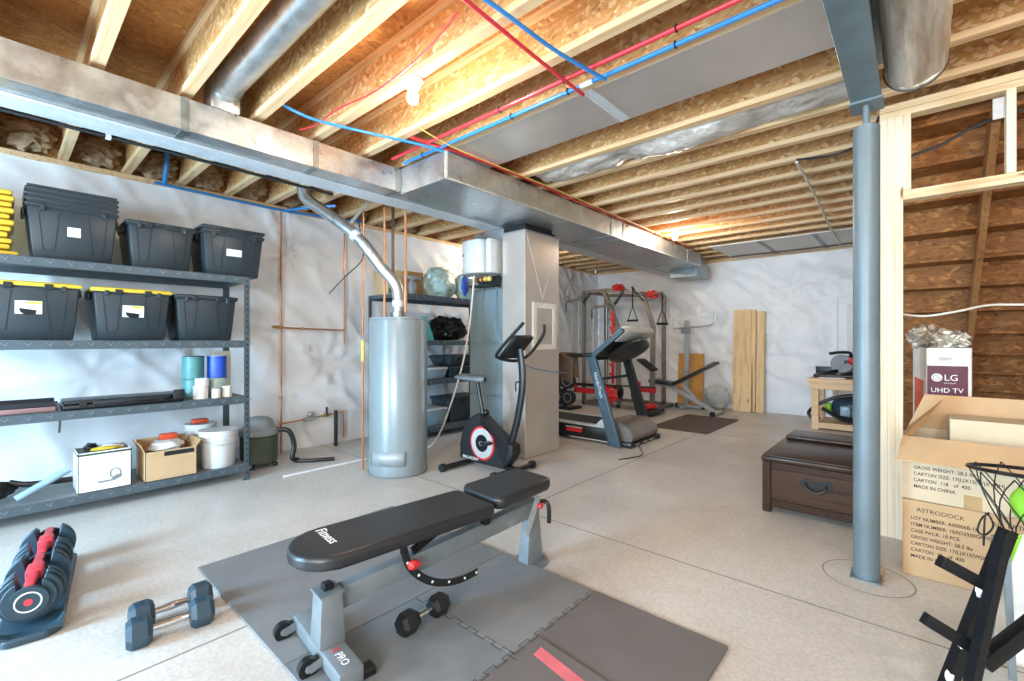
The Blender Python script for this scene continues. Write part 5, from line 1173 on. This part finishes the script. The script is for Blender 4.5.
# television carton
t = thing('television_box', 'tall white and maroon television carton stuffed with foil bags', 'box', (.16, 4.02, 0.002), radians(6))
w_, d_, h_ = .215, .62, 1.20
MB().box(-w_ / 2, w_ / 2, 0, .004, 0, h_).box(-w_ / 2, w_ / 2, d_ - .004, d_, 0, h_).box(-w_ / 2, -w_ / 2 + .004, 0, d_, 0, h_).box(w_ / 2 - .004, w_ / 2, 0, d_, 0, h_).box(-w_ / 2, w_ / 2, 0, d_, 0, .004).build('carton', 'label', t, smooth=0)
MB().box(-w_ / 2 + .006, w_ / 2 - .018, -.0015, -.0005, .3, h_ - .115).build('maroon_panel', 'maroon', t, smooth=0)
lg = MB().lathe([(.001, 0), (.026, 0), (.026, .001), (.001, .001)], (0, 0, 0), 28, T(-.055, -.0018, h_ - .19) @ Rx(pi / 2)); lg.build('round_logo', 'inkw', t, smooth=0)
MB().tube([(-.055 + .017 * cos(a), -.0032, h_ - .19 + .017 * sin(a)) for a in [radians(60 + k * 14) for k in range(22)]], .0018, 5).bar((-.055, -.0032, h_ - .19), (-.040, -.0032, h_ - .19), .003, .002).bar((-.055, -.0032, h_ - .197), (-.055, -.0032, h_ - .18), .003, .002).build('logo_mark', 'maroon', t, smooth=0)
MB().text('LG', .055, T(-.022, -.0018, h_ - .208) @ FACE_MY, .0005).build('lettering', 'inkw', t, smooth=0)
MB().text("Life's Good", .012, T(-.022, -.0018, h_ - .228) @ FACE_MY, .0004).build('lettering', 'inkw', t, smooth=0)
MB().text('UHD TV', .042, T(-.085, -.0018, h_ - .285) @ FACE_MY, .0005).build('lettering', 'inkw', t, smooth=0)
MB().text('|||||||||||', .022, T(-.045, -.0018, h_ - .075) @ FACE_MY, .0004).build('barcode', 'grey', t, smooth=0)
sd = MB().box(-w_ / 2 - .0012, -w_ / 2 - .0004, .10, .52, .3, .98).build('orange_picture', 'orange', t, smooth=0)
tag(MB().blob((.165, 4.13, 1.245), (.10, .09, .075), .3, 2.6, 4, 8).build('foil_bag', 'foil_bag'), 'crumpled foil bag bulging out of the television carton', 'bag')
tag(MB().blob((.06, 4.36, 1.27), (.10, .11, .08), .3, 2.6, 4, 18).build('foil_bag', 'foil_bag'), 'brownish crumpled bag behind the left edge of the television carton', 'bag')

# ================================================================== BASKETBALL HOOP FRAME
t = thing('basketball_hoop', 'black steel basketball game frame with net leaning at the right edge', 'basketball hoop', (.2, 2.2, 0))
MB().bar((.065, 2.15, .0), (.24, 2.30, .60), .045, .03, (1, -1, 0)).bar((.12, 2.11, .0), (.225, 2.24, .60), .03, .03, (1, -1, 0)).build('main_beam', 'blacksteel', t, w=True)
MB().bar((.025, 2.09, .305), (.19, 2.235, .17), .03, .04, (0, 0, 1), .003).build('lower_arm', 'blacksteel', t, w=True)
MB().bar((.064, 2.125, .50), (.19, 2.235, .41), .03, .04, (0, 0, 1), .003).build('upper_arm', 'blacksteel', t, w=True)
MB().bar((.17, 2.22, .15), (.45, 2.45, .45), .04, .05, (0, 0, 1), .003).build('cross_brace', 'blacksteel', t, w=True)
MB().bar((.20, 2.50, .0), (.235, 2.53, .50), .03, .03, (1, 0, 0)).bar((.27, 2.48, .0), (.25, 2.46, .52), .02, .02, (1, 0, 0)).build('grey_leg', 'greysteel', t, w=True)
for p in ((.088, 2.155, .10), (.12, 2.185, .21), (.165, 2.21, .40)): MB().blob(p, (.012, .012, .02), .3, 3, 2, 1).build('wing_nut', 'inkw', t, w=True)
hc = V((.345, 2.37, .79)); hr = .20
rim_ = [(hc.x + hr * cos(a), hc.y + hr * sin(a) * .9, hc.z - .02 * sin(a)) for a in [k * pi / 16 for k in range(32)]]
MB().tube(rim_, .007, 8, closed=True).build('rim', 'blacksteel', t, w=True)
net = MB(); ns = 12
for k in range(ns):
    for s_ in (1, -1):
        pts = []
        for q in range(6):
            f = q / 5; a = (k + s_ * f * 1.6) * 2 * pi / ns; rr = hr * (1 - .62 * f)
            pts.append((hc.x - .03 * f + rr * cos(a), hc.y + rr * sin(a) * .9, hc.z - .22 * f))
        net.tube(pts, .0022, 5)
net.tube([(.19, 2.25, .66), (.17, 2.23, .64), (.16, 2.22, .60), (.18, 2.24, .585), (.20, 2.25, .62), (.18, 2.23, .66), (.175, 2.23, .55)], .003, 5, smooth=4)
net.build('net', 'black', t, w=True)
tag(MB().blob((.325, 2.385, .675), (.075, .075, .075), 0, 1, 4).build('green_ball', 'ballgreen'), 'bright green ball caught in the basketball net', 'ball')
def ws(u, v):
    # white fabric side panel behind the frame
    x = .175 + v * .13 + u * .32; y = 2.50 + v * .09 + u * .22 + .015 * sin(u * 9 + v * 4)
    return (x, y, .012 + v * (.50 + .10 * u) )
t2 = thing('fabric_screen', 'white fabric screen with green edging behind the basketball frame', 'screen', (.3, 2.6, 0))
MB().sheet(ws, 20, 20).build('fabric', 'label', t2, w=True, smooth=60, solid=.006)
MB().tube([tuple(V(ws(0, k / 20)) + V((-.006, -.003, 0))) for k in range(21)], .006, 6).build('edging', 'lime', t2, w=True)
